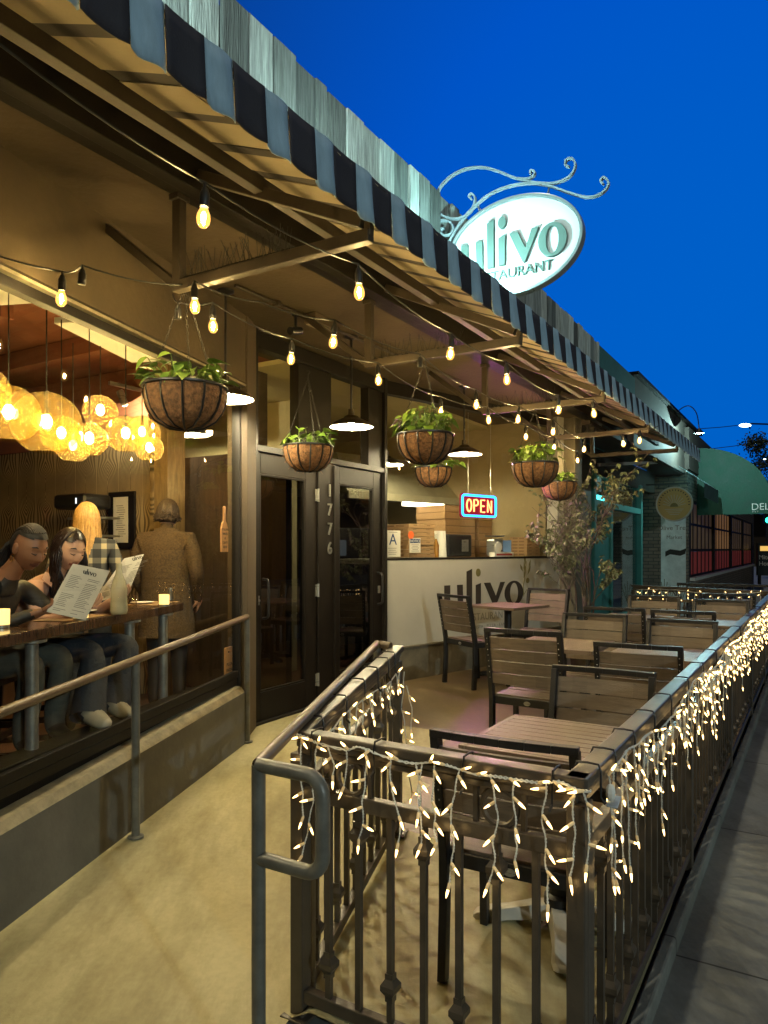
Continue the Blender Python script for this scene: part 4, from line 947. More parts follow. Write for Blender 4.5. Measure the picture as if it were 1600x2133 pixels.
# ================================================================= INSIDE: window bar
m['bartop']=M('polished_dark_wood',(.075,.038,.018),.16,0,n=(5,.5),stretch=(3,14,3),spec=.6,coat=.3)
m['darkwood']=M('dark_stool_wood',(.04,.02,.011),.4,0,n=(8,.4))
m['pipe']=M('galvanised_pipe',(.33,.33,.31),.38,.6,n=(12,.25))
m['candle']=M('lit_candle_holder',(.8,.6,.25),.5,emit=(1,.66,.22),es=1.9)
BD=V((.134,.991,0)).normalized(); BN=V((BD.y,-BD.x,0))
def Bp(y,e,z): p=V((-1.627,3.05,0)); return p+BD*((y-3.05)/BD.y)+BN*e+Z*z
bt=thing('window_bar','polished dark wood bar counter on pipe legs just inside the slanted window','counter',Bp(3.8,-.15,.23))
mb=MB(); mb.box((Bp(2.78,-.15,1.155)+Bp(4.92,-.15,1.155))/2,((Bp(4.92,0,0)-Bp(2.78,0,0)).length,.31,.055),(BD,BN,Z)); mb.build('bar_top',m['bartop'],bt,bev=.006)
for y in (3.34,4.27,4.72):
    mb=MB(); mb.tube([Bp(y,-.05,.23),Bp(y,-.05,1.13)],.03,14); mb.lathe([(.065,0),(.065,-.012),(.03,-.02)],Bp(y,-.05,1.128),14); mb.build('leg',m['pipe'],bt,smooth=True)
mb=MB(); mb.box((Wl(-4.7,-.19,.425)+Wl(-.2,-.19,.425))/2,(4.5,.15,.39),(W,WN,Z)); mb.build('window_ledge',m['doorwood'],BLD,bev=.006)
def stool(lab,p,fst=[None]):
    if fst[0] is None:
        t=thing('bar_stool',lab,'stool',p,0,'dark wooden stools at the window bar'); fst[0]=t
        mb=MB(); mb.box(p+Z*.655,(.36,.36,.045)); mb.build('seat',m['darkwood'],t,bev=.012)
        for sx in (-1,1):
            for sy in (-1,1):
                mb=MB(); mb.bar(p+V((sx*.19,sy*.19,0)),p+V((sx*.15,sy*.15,.64)),.042,.042,up=Y); mb.build('leg',m['darkwood'],t,bev=.004)
        for h_,r_ in ((.2,.178),(.38,.166)):
            for (x0,y0,x1,y1) in ((-1,-1,1,-1),(1,-1,1,1),(1,1,-1,1),(-1,1,-1,-1)):
                mb=MB(); mb.bar(p+V((x0*r_,y0*r_,h_)),p+V((x1*r_,y1*r_,h_)),.022,.034); mb.build('stretcher',m['darkwood'],t,bev=.003)
    else: dup(fst[0],p,.3,lab)
FZ=.225
stool('dark wooden stool under the braided woman in black',V((-2.10,3.70,FZ)))
stool('dark wooden stool under the woman with long dark hair',V((-2.05,4.10,FZ)))
stool('empty dark wooden stool at the near end of the window bar',V((-2.02,3.02,FZ)))
def votive(lab,p,w,h):
    t=thing('candle_holder',lab,'candle',p,0,'square lit candle holders on the bar')
    mb=MB(); mb.lathe([(w*.5,0),(w*.5,.012),(w*.46,.014)],p,20); mb.build('metal_base',m['steel'],t,smooth=True)
    mb=MB(); mb.lathe([(.001,.014),(w*.5,.014),(w*.52,h),(w*.47,h),(w*.45,h*.6),(.001,h*.6)],p,20); mb.build('glass_cup',m['candle'],t,smooth=True,ang=50)
votive('lit candle holder at the left edge of the photo on the bar',at_z(3,1307,1.184),.07,.085)
votive('lit candle holder in front of the open menu, beside the bottle',at_z(168,1292,1.184),.075,.09)
votive('lit candle holder at the far end of the bar',at_z(342,1263,1.184),.062,.075)
p=at_z(248,1279,1.184); t=thing('water_bottle','clear dimpled glass water bottle standing on the bar','bottle',p)
m['bottleglass']=M('frosted_water_glass',(.62,.60,.42),.12,0,spec=.8,bump=(38,.6),emit=(1,.8,.4),es=.0); m['bottleglass'].node_tree.nodes['Principled BSDF'].inputs['Alpha'].default_value=.62
mb=MB(); mb.lathe([(.001,0),(.042,0),(.047,.02),(.044,.1),(.046,.14),(.036,.18),(.019,.225),(.015,.26),(.0165,.275),(.014,.285),(.012,.285)],p,20); mb.build('bottle_glass',m['bottleglass'],t,smooth=True,ang=180)
p=at_z(274,1267,1.184); t=thing('water_glass','small clear tumbler on the bar behind the bottle','glass',p); mb=MB(); mb.lathe([(.001,.004),(.03,.004),(.036,.085),(.034,.085),(.028,.012),(.001,.012)],p,18); mb.build('tumbler',m['clearbulb'],t,smooth=True,ang=180)
for lab,u,v in (('white side plate on the bar behind the candle holder',172,1276),('white plate at the far side of the bar near the tumbler',296,1258)):
    p=at_z(u,v,1.184); t=thing('plate',lab,'plate',p,0,'white plates on the bar'); mb=MB(); mb.lathe([(.001,.003),(.045,.003),(.075,.012),(.077,.014),(.07,.014),(.045,.007),(.001,.006)],p,24); mb.build('dish',m['white'],t,smooth=True)
for lab,u,v in (('tan paper placemat under the first plate and candle',150,1287),('tan paper placemat near the far end of the bar',318,1257)):
    p=at_z(u,v,1.184); t=thing('placemat',lab,'placemat',p,0,'paper placemats on the bar'); mb=MB(); mb.box(p+Z*.001,(.36,.22,.0016),(BD,BN,Z)); mb.build('sheet',m['board'],t)
p=at_z(342,1252,1.184); t=thing('salt_shaker','small glass salt shaker beside the far candle holder','shaker',p+BD*.1); mb=MB(); mb.lathe([(.001,0),(.02,0),(.016,.06),(.017,.062),(.014,.085),(.001,.088)],p+BD*.1,12); mb.build('shaker_body',m['steel'],t,smooth=True)
# ---- amber globes
cnp=[]
for (u0,v0,u1,v1,lab) in ((150,672,306,754,'white rectangular ceiling canopy carrying the farther amber globe lights'),(-170,530,40,634,'white rectangular ceiling canopy at the left edge carrying the nearer globes')):
    a_=at_z(u0,v0,2.93); b_=at_z(u1,v1,2.93); dd_=(b_-a_); t=thing('light_canopy',lab,'ceiling canopy',(a_+b_)/2,0,'ceiling canopies of the globe lights')
    mb=MB(); mb.box((a_+b_)/2+Z*.02,(dd_.length,.24,.04),(dd_.normalized(),dd_.normalized().cross(Z),Z)); mb.build('canopy_panel',m['white'],t,bev=.004)
    mb=MB(); mb.bar((a_+b_)/2+Z*.04,(a_+b_)/2+Z*.27,.1,.1,up=X); mb.build('mount',m['frame'],t)
G=[(-42,815,60,3.5,'amber globe cut by the left edge, uppermost and nearest'),(18,862,64,3.6,'second amber globe from the left, large, over the braided woman'),(97,882,70,3.75,'largest amber globe, just left of the cluster centre'),
   (128,905,42,4.4,'amber globe behind the largest one, lowest of the cluster'),(209,857,36,4.9,'highest small amber globe, standing alone above the others'),(186,916,38,4.5,'amber globe in the middle of the cluster, below the highest one'),
   (262,905,41,4.75,'amber globe right of the cluster middle, partly overlapping another'),(296,902,38,5.3,'amber globe tucked behind its neighbour near the basket'),(311,934,30,5.5,'rightmost and smallest low amber globe below the coir basket'),(152,930,36,4.9,'amber globe half hidden behind the cluster middle')]
for i,(u,v,r,y,lab) in enumerate(G):
    p=at_y(u,v,y); r=r/1500*y; t=thing('globe_pendant',lab,'globe light',p,0,'amber glass globe pendants')
    mb=MB(); prof=[(max(.001,math.sin(w_)*r),math.cos(w_)*r*.93) for w_ in [PI*(i_/16) for i_ in range(0,15)]]; mb.lathe(prof,p,28); mb.build('glass_globe',m['amber'],t,smooth=True,ang=180)
    mb=MB(); mb.ell(p+Z*.01,(.026,.026,.036),10,8); mb.build('bulb',m['globecore'],t,smooth=True)
    mb=MB(); mb.tube([p+Z*.045,p+Z*(r*.96)],.012,8); mb.tube([p+Z*r*.9,V((p.x,p.y,2.95))],.0035,6); mb.build('cord',m['wire'],t,smooth=True)
# ---- framed menu, boards in the window
p=at_a(254,1083,2.53); t=thing('framed_menu','tan printed menu sheet in a dark frame on the papered wall','framed menu',p)
mb=MB(); mb.box(p,(.025,.36,.52),(S,T,Z)); mb.build('frame',m['frame'],t,bev=.004); mb=MB(); mb.box(p-S*.014,(.004,.20,.42),(S,T,Z)); sh=mb.build('sheet',m['paper'],t)
mb=MB()
for i in range(15): w_=.13*R.uniform(.5,1); mb.box(p-S*.0168+Z*(.13-.02*i)+T*R.uniform(-.02,.02),(.001,w_,.006),(S,T,Z))
mb.build('print_lines',m['greyink'],sh)
p=at_a(172,1046,2.2); t=thing('label_printer','black box shaped machine on a shelf behind the blonde woman','machine',p)
mb=MB(); mb.box(p,(.3,.42,.13),(S,T,Z)); mb.build('machine_case',m['blackmetal'],t,bev=.03); mb=MB(); mb.box(p-S*.153+T*.12,(.004,.012,.05),(S,T,Z)); mb.build('indicator',EM('indicator_white',(.9,.95,1),2.0),t)
p=at_a(205,1085,2.35); t=thing('back_shelf','lit shelf of glassware on the papered wall behind the blonde woman','shelf',p)
mb=MB()
for z_ in (-.14,.02): mb.box(p+Z*z_-S*.05,(.22,.44,.02),(S,T,Z))
mb.build('shelf_board',m['steel'],t); 
for i in range(5):
    mb=MB(); q=p+Z*-.125-S*.05+T*(-.15+.075*i); mb.lathe([(.001,0),(.024,0),(.03,.1),(.028,.1)],q,10); mb.build('tumbler',m['clearbulb'],t,smooth=True)
m['paddle']=M('carved_board_wood',(.42,.22,.09),.5,0,n=(6,.25),stretch=(12,12,1))
wpl=lambda u,v: at_pl(u,v,Wl(0,-.12,0),WN)
p=wpl(465,1116); t=thing('paddle_board_sign','wooden paddle shaped board sign hanging inside the window beside the door','board sign',p)
mb=MB(); hw=.048; mb.prism([(-hw,-.11),(hw,-.11),(hw,.05),(.03,.085),(.013,.1),(.011,.17),(.014,.195),(0,.205),(-.014,.195),(-.011,.17),(-.013,.1),(-.03,.085),(-hw,.05)],p,W,Z,WN,.014); o=mb.build('board',m['paddle'],t,bev=.003)
mb=MB()
for i,s_ in enumerate(('ITALIAN','WINES','&','CRAFT','BEER')): mb.text(s_,p+WN*.0145+Z*(.035-.03*i),W,Z,WN,.024,.001,'CENTER')
mb.build('carved_writing',m['ink2'],o)
p=wpl(474,1386); t=thing('cutting_board_sign','plain wooden cutting board with a slot handle leaning in the window corner','board sign',p)
mb=MB(); mb.ring([(-.052,-.135),(.052,-.135),(.052,.0),(.052,.12),(.045,.128),(-.045,.128),(-.052,.12),(-.052,0)],[(-.02,.085),(.02,.085),(.02,.09),(.02,.1),(.015,.102),(-.015,.102),(-.02,.1),(-.02,.09)],p,W,Z,WN,.014); o=mb.build('board',m['paddle'],t)
mb=MB()
for i,s_ in enumerate(('PIZZA','PASTA','VINO')): mb.text(s_,p+WN*.0145+Z*(.0-.04*i),W,Z,WN,.03,.001,'CENTER')
mb.build('carved_writing',m['ink2'],o)
# ================================================================= KITCHEN seen over the counter wall
SH=1.457
mb=MB(); mb.box(K(1.5,-.42,1.42),(3.0,.64,.05),(KD,KN,Z)); mb.build('counter_shelf',m['steel'],BLD,bev=.004)
def pbox(lab,c,w,h,ax,grp,mt='board'):
    t=thing('pizza_box',lab,'pizza box',c,0,grp)
    mb=MB(); mb.box(c,(w,w,h-.003),(ax[0],ax[1],Z)); mb.build('box_body',m[mt],t,bev=.002)
    mb=MB()
    for s_ in (-.25,.25): mb.box(c+ax[0]*(w*s_)+ax[1]*(w/2+.0005)+Z*(h*.18),(.05,.003,h*.2),(ax[0],ax[1],Z))
    mb.build('lid_slot',m['flute'],t)
    mb=MB()
    for s_ in (-1,1): mb.box(c-ax[0]*(w/2+.0004)+ax[1]*(s_*w*.18)+Z*(h*.05),(.002,w*.28,h*.45),(ax[0],ax[1],Z))
    mb.build('folded_flap',m['flute'],t)
ORD=['bottom','second','third','fourth','fifth','sixth','seventh','eighth','ninth','tenth','eleventh','twelfth','top']
AX=(KD,KN)
for i in range(8): pbox('%s pizza box %sin the tall stack beside the letter grade card'%(ORD[i] if i<7 else 'topmost','' if i in(0,7) else 'from the bottom '),K(.69+R.uniform(-.006,.006),-.34+R.uniform(-.006,.006),SH+.022+.044*i),.40,.044,AX,'pizza boxes stacked on the counter by the door')
for i in range(4): pbox('%s pizza box of the short stack behind the tall one'%['bottom','second','third','topmost'][i],K(1.35+R.uniform(-.01,.01),-.98,1.62+.045*i),.40,.045,AX,'pizza boxes stacked at the back')
for i in range(6): pbox('%s small pizza box in the stack at the right end of the counter'%['bottom','second','third','fourth','fifth','topmost'][i],K(2.74+R.uniform(-.006,.006),-.30,SH+.02+.04*i),.27,.04,AX,'small pizza boxes at the right end of the counter')
mb=MB(); mb.box(K(1.35,-.98,.92),(.6,.5,1.36),(KD,KN,Z)); tag(mb.build('prep_table',m['steel'],None,bev=.01),'steel prep table holding the short pizza box stack','table')
for c_,d_ in (('left',2.2),('right',2.86)):
    for i in range(16):
        cx=K(d_+R.uniform(-.012,.012),-1.15,.74+.0875*i); t=thing('flat_box_bundle','flat cardboard bundle %d layers up in the tall %s pile at the back'%(i+1,c_),'cardboard bundle',cx,0,'bundles of flat cardboard piled at the back')
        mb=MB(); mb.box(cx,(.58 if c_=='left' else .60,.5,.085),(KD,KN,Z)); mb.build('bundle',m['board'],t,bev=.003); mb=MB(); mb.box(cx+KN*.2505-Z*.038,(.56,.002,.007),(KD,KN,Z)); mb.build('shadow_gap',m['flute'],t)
# grade card and notice in the glass
p=K(.20,-.065,1.60); t=thing('grade_card','white inspection card with a large blue letter A propped in the window','card',p)
mb=MB(); mb.box(p,(.21,.003,.265),(KD,KN,Z)); o=mb.build('card',m['paper'],t); m['blueink']=M('blue_print',(.01,.04,.16),.6)
mb=MB(); mb.text('A',p+KN*.002-Z*.01+KD*.0,KD,Z,KN,.16,.001,'CENTER'); mb.build('grade_letter',m['blueink'],o)
mb=MB()
for i in range(4): mb.box(p+KN*.002+Z*(-.045-.02*i)+KD*(-.01),(.12-.02*(i%2),.001,.005),(KD,KN,Z))
mb.box(p+KN*.002+Z*.115,(.12,.001,.005),(KD,KN,Z)); mb.build('small_print',m['greyink'],o)
p=K(.52,-.068,1.585); t=thing('notice_sign','small white notice with a dark blue heading in the counter window','notice',p)
mb=MB(); mb.box(p,(.16,.003,.15),(KD,KN,Z)); o=mb.build('card',m['paper'],t); mb=MB(); mb.box(p+KN*.002+Z*.045,(.15,.001,.045),(KD,KN,Z)); mb.build('heading_band',m['blueink'],o)
mb=MB(); mb.text('NOTICE',p+KN*.003+Z*.031,KD,Z,KN,.040,.001,'CENTER'); mb.build('heading',m['white'],o)
mb=MB()
for i in range(5): mb.box(p+KN*.002+Z*(.005-.016*i),(.11-.03*(i%2),.001,.005),(KD,KN,Z))
mb.build('small_print',m['greyink'],o)
p=K(.46,-.068,1.69); t=thing('round_sticker','round orange sticker on the glass above the notice','sticker',p); mb=MB(); mb.lathe([(.001,.002),(.042,.002),(.042,0)],p,24,(KD,Z,KN)); mb.build('disc',M('orange_sticker',(.75,.13,.03),.5,emit=(1,.2,.03),es=.15),t)
# paper towel roll, bottle, oven, scale
p=K(1.11,-.26,SH); t=thing('paper_towel_roll','white paper towel roll standing on the counter','paper towel',p); mb=MB(); mb.lathe([(.001,0),(.075,0),(.062,.29),(.02,.29),(.018,.27)],p,24); mb.build('roll',m['white'],t,smooth=True)
p=K(.98,-.20,SH); t=thing('oil_bottle','slim amber bottle with a pale neck beside the paper towels','bottle',p); mb=MB(); mb.lathe([(.001,0),(.032,0),(.033,.13),(.012,.19),(.011,.24),(.001,.24)],p,14); mb.build('bottle_body',M('oil',(.35,.17,.03),.2,0),t,smooth=True); mb=MB(); mb.lathe([(.013,.2),(.013,.25),(.001,.255)],p,10); mb.build('cap',m['white'],t)
p=K(1.62,-.55,SH+.13); t=thing('card_terminal','small dark steel countertop machine below the neon sign','machine',p); mb=MB(); mb.box(p,(.42,.3,.26),(KD,KN,Z)); mb.build('machine_case',m['blackmetal'],t,bev=.02); mb=MB(); mb.box(p+KN*.152+KD*.08,(.12,.004,.14),(KD,KN,Z)); mb.build('front_panel',m['steel'],t,bev=.01)
p=K(2.08,-.26,SH); t=thing('kitchen_scale','steel kitchen scale with a round dial and top pan','scale',p)
mb=MB(); mb.box(p+Z*.11,(.16,.14,.2),(KD,KN,Z)); mb.build('scale_body',m['steel'],t,bev=.02); mb=MB(); mb.lathe([(.001,.0),(.10,.0),(.125,.015),(.12,.015),(.1,.005)],p+Z*.235,24); mb.build('pan',m['steel'],t,smooth=True)
mb=MB(); mb.lathe([(.001,.006),(.065,.006),(.07,0)],p+Z*.11+KN*.07-KD*.02,24,(KD,Z,KN)); mb.build('dial',m['paper'],t)
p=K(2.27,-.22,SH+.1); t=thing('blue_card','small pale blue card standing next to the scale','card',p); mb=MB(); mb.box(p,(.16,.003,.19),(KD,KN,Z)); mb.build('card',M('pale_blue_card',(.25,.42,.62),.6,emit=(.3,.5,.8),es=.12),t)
p=K(2.02,-.11,SH+.025); t=thing('low_carton','low white carton with a red stripe on the counter edge','carton',p); mb=MB(); mb.box(p,(.36,.08,.05),(KD,KN,Z)); o=mb.build('carton_body',m['paper'],t,bev=.003); mb=MB(); mb.box(p+KN*.0415,(.3,.002,.022),(KD,KN,Z)); mb.build('stripe',M('red_stripe',(.4,.05,.03),.6),o)
# neon OPEN sign
m['neonblue']=EM('neon_blue',(.02,.33,1),5); m['neonred']=EM('neon_red',(1,.26,.08),6)
p=K(1.60,-.10,2.035); t=thing('neon_open_sign','glowing red and blue neon open sign hanging in the counter window','neon sign',p)
def rrect(w,h,r,n=5): 
    out=[]
    for cx,cy,a0 in ((w-r,h-r,0),(-w+r,h-r,90),(-w+r,-h+r,180),(w-r,-h+r,270)):
        for i in range(n+1): a=math.radians(a0+90*i/n); out.append((cx+r*math.cos(a),cy+r*math.sin(a)))
    return out
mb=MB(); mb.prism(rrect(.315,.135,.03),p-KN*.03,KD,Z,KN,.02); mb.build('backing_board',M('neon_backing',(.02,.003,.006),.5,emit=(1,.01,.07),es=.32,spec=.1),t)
mb=MB(); mb.tube([p+KD*x_+Z*z_ for x_,z_ in rrect(.295,.115,.035)],.013,8,closed=True); mb.build('blue_tube',m['neonblue'],t,smooth=True)
def nt_(ch,x0):
    w=.095; h=.068; q=lambda x,z: p+KN*.005+KD*(x0+x)+Z*z
    L_={'O':[[(w/2+w*.42*math.cos(i*PI/8),h*1.0*math.sin(i*PI/8)) for i in range(17)]],'P':[[(.01,-h),(.01,h),(w*.6,h),(w*.85,h*.75),(w*.85,h*.3),(w*.6,h*.05),(.01,h*.02)]],'E':[[(w*.8,h),(.01,h),(.01,-h),(w*.8,-h)],[(.01,0),(w*.7,0)]],'N':[[(.01,-h),(.01,h),(w*.82,-h),(w*.82,h)]]}[ch]
    b=MB()
    for l_ in L_: b.tube([q(x,z) for x,z in l_],.009,7)
    b.build('neon_letter',m['neonred'],t,smooth=True)
for i,ch in enumerate('OPEN'): nt_(ch,-.235+.122*i)
aim(lamp('neon_glow','SPOT',p+KN*.10,34,(1,.20,.75),t,shadow_soft_size=0,spot_size=math.radians(172),spot_blend=.5),KN)
for s_ in (-.2,.2):
    mb=MB(); mb.tube([p+KD*s_+Z*.13,p+KD*s_+Z*1.12],.003,5); mb.build('hanging_chain',m['steel'],t)
# extractor hood with its lamp, back wall tiles
hd=thing('extractor_hood','large pale steel extractor hood with a lit lamp bar in the kitchen','hood',K(1.9,-1.9,2.6))
mb=MB(); mb.add([K(.7,-1.35,2.22),K(3.05,-1.35,2.22),K(3.05,-2.4,2.22),K(.7,-2.4,2.22),K(.9,-1.8,2.75),K(2.7,-1.8,2.75),K(2.7,-2.4,2.75),K(.9,-2.4,2.75)],[(0,1,2,3),(4,7,6,5),(0,4,5,1),(1,5,6,2),(2,6,7,3),(3,7,4,0)]); mb.box(K(1.875,-1.345,2.19),(2.36,.04,.09),(KD,KN,Z)); mb.build('hood_shell',M('hood_steel',(.38,.37,.27),.4,.5,n=(3,.15)),hd,bev=.004)
mb=MB(); mb.box(K(2.0,-1.36,2.12),(.72,.07,.05),(KD,KN,Z)); mb.build('lamp_bar',EM('hood_lamp',(1,.9,.66),7),hd)
mb=MB(); mb.box(K(1.8,-1.85,1.1),(2.3,.8,1.4),(KD,KN,Z)); o=mb.build('pizza_oven',m['blackmetal'],None,bev=.02); tag(o,'black pizza oven under the steel hood','oven')
o=bpy.data.objects['pizza_oven']; mb=MB(); mb.box(K(1.8,-1.44,1.62),(1.6,.03,.26),(KD,KN,Z)); q_=mb.build('oven_door',m['frame'],None,bev=.01); q_.parent=o
barn('white disc lamp added to light the kitchen behind the counter window',K(.95,-.95,2.52),.40,3.2,'added_pendant')  # lamp added for kitchen light where the glass only mirrors a disc
barn('white disc lamp added behind the doors to light the entry',Dr(1.25,-1.9,2.72),.36,3.2,'added_pendant')  # unseen lamp added to brighten the walls behind the transom
# track spotlights seen in the transom
q=Dr(.25,-1.6,2.98); t=thing('track_light','short track with two steel spotlights behind the transom','track light',q)
mb=MB(); mb.bar(q-S*.25,q+S*.35,.03,.03); mb.build('track',m['steel'],t)
for s_ in (-.12,.18):
    mb=MB(); c_=q+S*s_; mb.tube([c_-Z*.03,c_-Z*.06],.008,6); mb.tube([c_-Z*.05-T*.02,c_-Z*.17+T*.04],.032,12); mb.build('spot_head',m['steel'],t,smooth=True); o=lamp('track_spot','SPOT',c_-Z*.19+T*.05,38,(1,.9,.62),t,spot_size=math.radians(150),spot_blend=.9,shadow_soft_size=0); aim(o,S*1.0-T*.6-Z*.1)
# ================================================================= PEOPLE
def skinmesh(J,ED,root):
    names=list(J); me=bpy.data.meshes.new('sk'); me.from_pydata([J[n][0] for n in names],[(names.index(a),names.index(b)) for a,b in ED],[])
    ob=bpy.data.objects.new('sk',me); C.objects.link(ob); sk=ob.modifiers.new('s','SKIN'); sk.use_smooth_shade=True
    for i,n in enumerate(names):
        d=me.skin_vertices[0].data[i]; r=J[n][1]; d.radius=r if isinstance(r,tuple) else (r,r); d.use_root=(n==root)
    su_=ob.modifiers.new('u','SUBSURF'); su_.levels=2; su_.render_levels=2
    bpy.context.view_layer.update(); ev=bpy.data.meshes.new_from_object(ob.evaluated_get(bpy.context.evaluated_depsgraph_get()))
    vs=[v.co.copy() for v in ev.vertices]; fs=[list(p.vertices) for p in ev.polygons]
    bpy.data.objects.remove(ob); bpy.data.meshes.remove(ev); return vs,fs
def segd(p,a,b):
    d=b-a; t=max(0,min(1,(p-a).dot(d)/max(1e-9,d.length_squared))); return (p-a-d*t).length
def axes(f,roll=0):
    f=f.normalized(); r=f.cross(Z).normalized(); u=r.cross(f); 
    if roll: r,u=r*math.cos(roll)+u*math.sin(roll),u*math.cos(roll)-r*math.sin(roll)
    return r,f,u
def headpts(c,ax,sc=1.0,hs=1.0,face=True,m_=44,n_=56):
    g=lambda x,z,cx,cz,sx,sz: math.exp(-((x-cx)/sx)**2-((z-cz)/sz)**2)
    vs=[];L=[]
    for i in range(m_+1):
        th=-PI/2+PI*i/m_
        for j in range(n_):
            ph=2*PI*j/n_; d=V((math.cos(th)*math.sin(ph),math.cos(th)*math.cos(ph),math.sin(th)))
            x,y,z=d.x*.076*hs,d.y*.096*hs,d.z*.118*hs
            if z<0:
                t=-z/.118; x*=1-.30*t**1.4
                y*=(1-.02*t) if y>0 else (1-.55*t)
            if face and d.y>0:
                k=min(1,d.y*2.0); a=0
                a+=.021*g(x,z,0,-.018,.0105,.024)+.010*g(x,z,0,-.034,.013,.009)+.004*(g(x,z,-.014,-.037,.006,.006)+g(x,z,.014,-.037,.006,.006))
                a+=.005*(g(x,z,-.03,.027,.024,.009)+g(x,z,.03,.027,.024,.009))
                a-=.010*(g(x,z,-.031,.006,.017,.012)+g(x,z,.031,.006,.017,.012))
                a+=.006*(g(x,z,-.031,.004,.012,.007)+g(x,z,.031,.004,.012,.007))
                a+=.008*g(x,z,0,-.066,.022,.011)-.005*g(x,z,0,-.0665,.022,.0022)+.009*g(x,z,0,-.100,.020,.014)-.004*g(x,z,0,-.083,.02,.005)
                a+=.006*(g(x,z,-.043,-.03,.022,.02)+g(x,z,.043,-.03,.022,.02))
                y+=a*k
            L.append((x,y,z)); vs.append(c+(ax[0]*x+ax[1]*y+ax[2]*z)*sc)
    return vs,L,m_,n_
def add_head(mb,c,ax,sc,mi):
    vs,L,m_,n_=headpts(c,ax,sc); o=len(mb.v); mb.v+=vs
    for i in range(m_):
        for j in range(n_):
            j2=(j+1)%n_; mb.f.append([o+i*n_+j,o+i*n_+j2,o+(i+1)*n_+j2,o+(i+1)*n_+j])
            x,y,z=L[i*n_+j]; lip=(y>.05 and abs(x)<.025*(1-((z+.066)/.016)**2 if abs(z+.066)<.016 else 0)+.0)
            mb.m.append(mi['lip'] if lip and abs(z+.066)<.0125 else mi['skin'])
    P=lambda x,y,z: c+(ax[0]*x+ax[1]*y+ax[2]*z)*sc
    for s in (-1,1):
        mb.cur=mi['skin']; mb.ell(P(s*.076,-.004,-.006),(.010*sc,.020*sc,.031*sc),10,8,(ax[0],ax[1],ax[2]))
        mb.cur=mi['dark']
        mb.tube([P(s*.017,.0885,.030),P(s*.032,.0885,.036),P(s*.050,.074,.030)],[.003*sc,.0042*sc,.0018*sc],5)
        mb.tube([P(s*.018,.0875,.001),P(s*.031,.0905,-.004),P(s*.046,.078,.0)],[.002*sc,.0034*sc,.002*sc],5)
    mb.cur=0
def cap(mb,c,ax,sc,keep,hs=1.075):
    vs,L,m_,n_=headpts(c,ax,sc,hs,False); o=len(mb.v); mb.v+=[v_+(v_-c)*R.uniform(-.012,.018) for v_ in vs]
    for i in range(m_):
        for j in range(n_):
            j2=(j+1)%n_
            if keep(*L[i*n_+j]): mb.f.append([o+i*n_+j,o+i*n_+j2,o+(i+1)*n_+j2,o+(i+1)*n_+j]); mb.m.append(0)
def strands(mb,c,ax,sc,n,down,sel,wav,r,rn,push=V((0,0,0)),end=None):
    P=lambda d,k=1.09: c+(ax[0]*d.x*.076+ax[1]*d.y*.096+ax[2]*d.z*.118)*sc*k
    for _ in range(n):
        for _try in range(60):
            a=rn.uniform(-PI,PI); d1=V((math.sin(a),math.cos(a),rn.uniform(-.25,.15)))
            if sel(d1): break
        d0=V((d1.x*.12+rn.uniform(-.1,.1),d1.y*.2+rn.uniform(-.15,.3),1)); pts=[]
        for i in range(7): f=i/6; d=(d0.normalized().lerp(d1.normalized(),f)).normalized(); pts.append(P(d,1.07+.05*rn.random()*f))
        q=pts[-1]; ph=rn.uniform(0,6); L=down*rn.uniform(.75,1.08); out=(q-c); out.z=0; out=out.normalized()
        sd=out.cross(Z)
        for i in range(1,9):
            f=i/8; pts.append(q-Z*(L*f)+out*(.02*f)+sd*(wav*math.sin(f*9+ph))+out*(wav*.7*math.cos(f*8+ph))+push*f)
        k=len(pts); mb.tube(pts,[r*(1-.5*(i/k)**2) for i in range(k)],5,cap=False)
def hand(J,ED,key,w,d,pn,curl=.5,spread=1):
    # w wrist point, d pointing direction, pn palm normal; five fingers rooted in the palm
    d=d.normalized(); pn=(pn-d*pn.dot(d)).normalized(); sd=d.cross(pn)
    J[key+'palm']=(w+d*.045,(.030,.014)); ED.append((key,key+'palm'))
    for i,(off,ln) in enumerate(((-.028,.068),(-.0095,.078),(.0095,.074),(.027,.058))):
        b=w+d*.082+sd*off; cu=curl*(1+.12*i)
        p1=b+(d*math.cos(cu*.5)+pn*math.sin(cu*.5))*ln*.45; p2=p1+(d*math.cos(cu*1.3)+pn*math.sin(cu*1.3))*ln*.32; p3=p2+(d*math.cos(cu*1.9)+pn*math.sin(cu*1.9))*ln*.25
        for nme,p_,r_ in (('k',b,.0095),('a',p1,.0085),('b',p2,.0078),('c',p3,.0065)): J[key+nme+str(i)]=(p_,r_)
        ED+= [(key+'palm',key+'k'+str(i)),(key+'k'+str(i),key+'a'+str(i)),(key+'a'+str(i),key+'b'+str(i)),(key+'b'+str(i),key+'c'+str(i))]
    b=w+d*.03-sd*.028+pn*.006; p1=b+(d*.6-sd*.55+pn*.4).normalized()*.036; p2=p1+(d*.8-sd*.15+pn*.55).normalized()*.030
    J[key+'t0']=(b,.0115); J[key+'t1']=(p1,.0095); J[key+'t2']=(p2,.0075); ED+=[(key+'palm',key+'t0'),(key+'t0',key+'t1'),(key+'t1',key+'t2')]
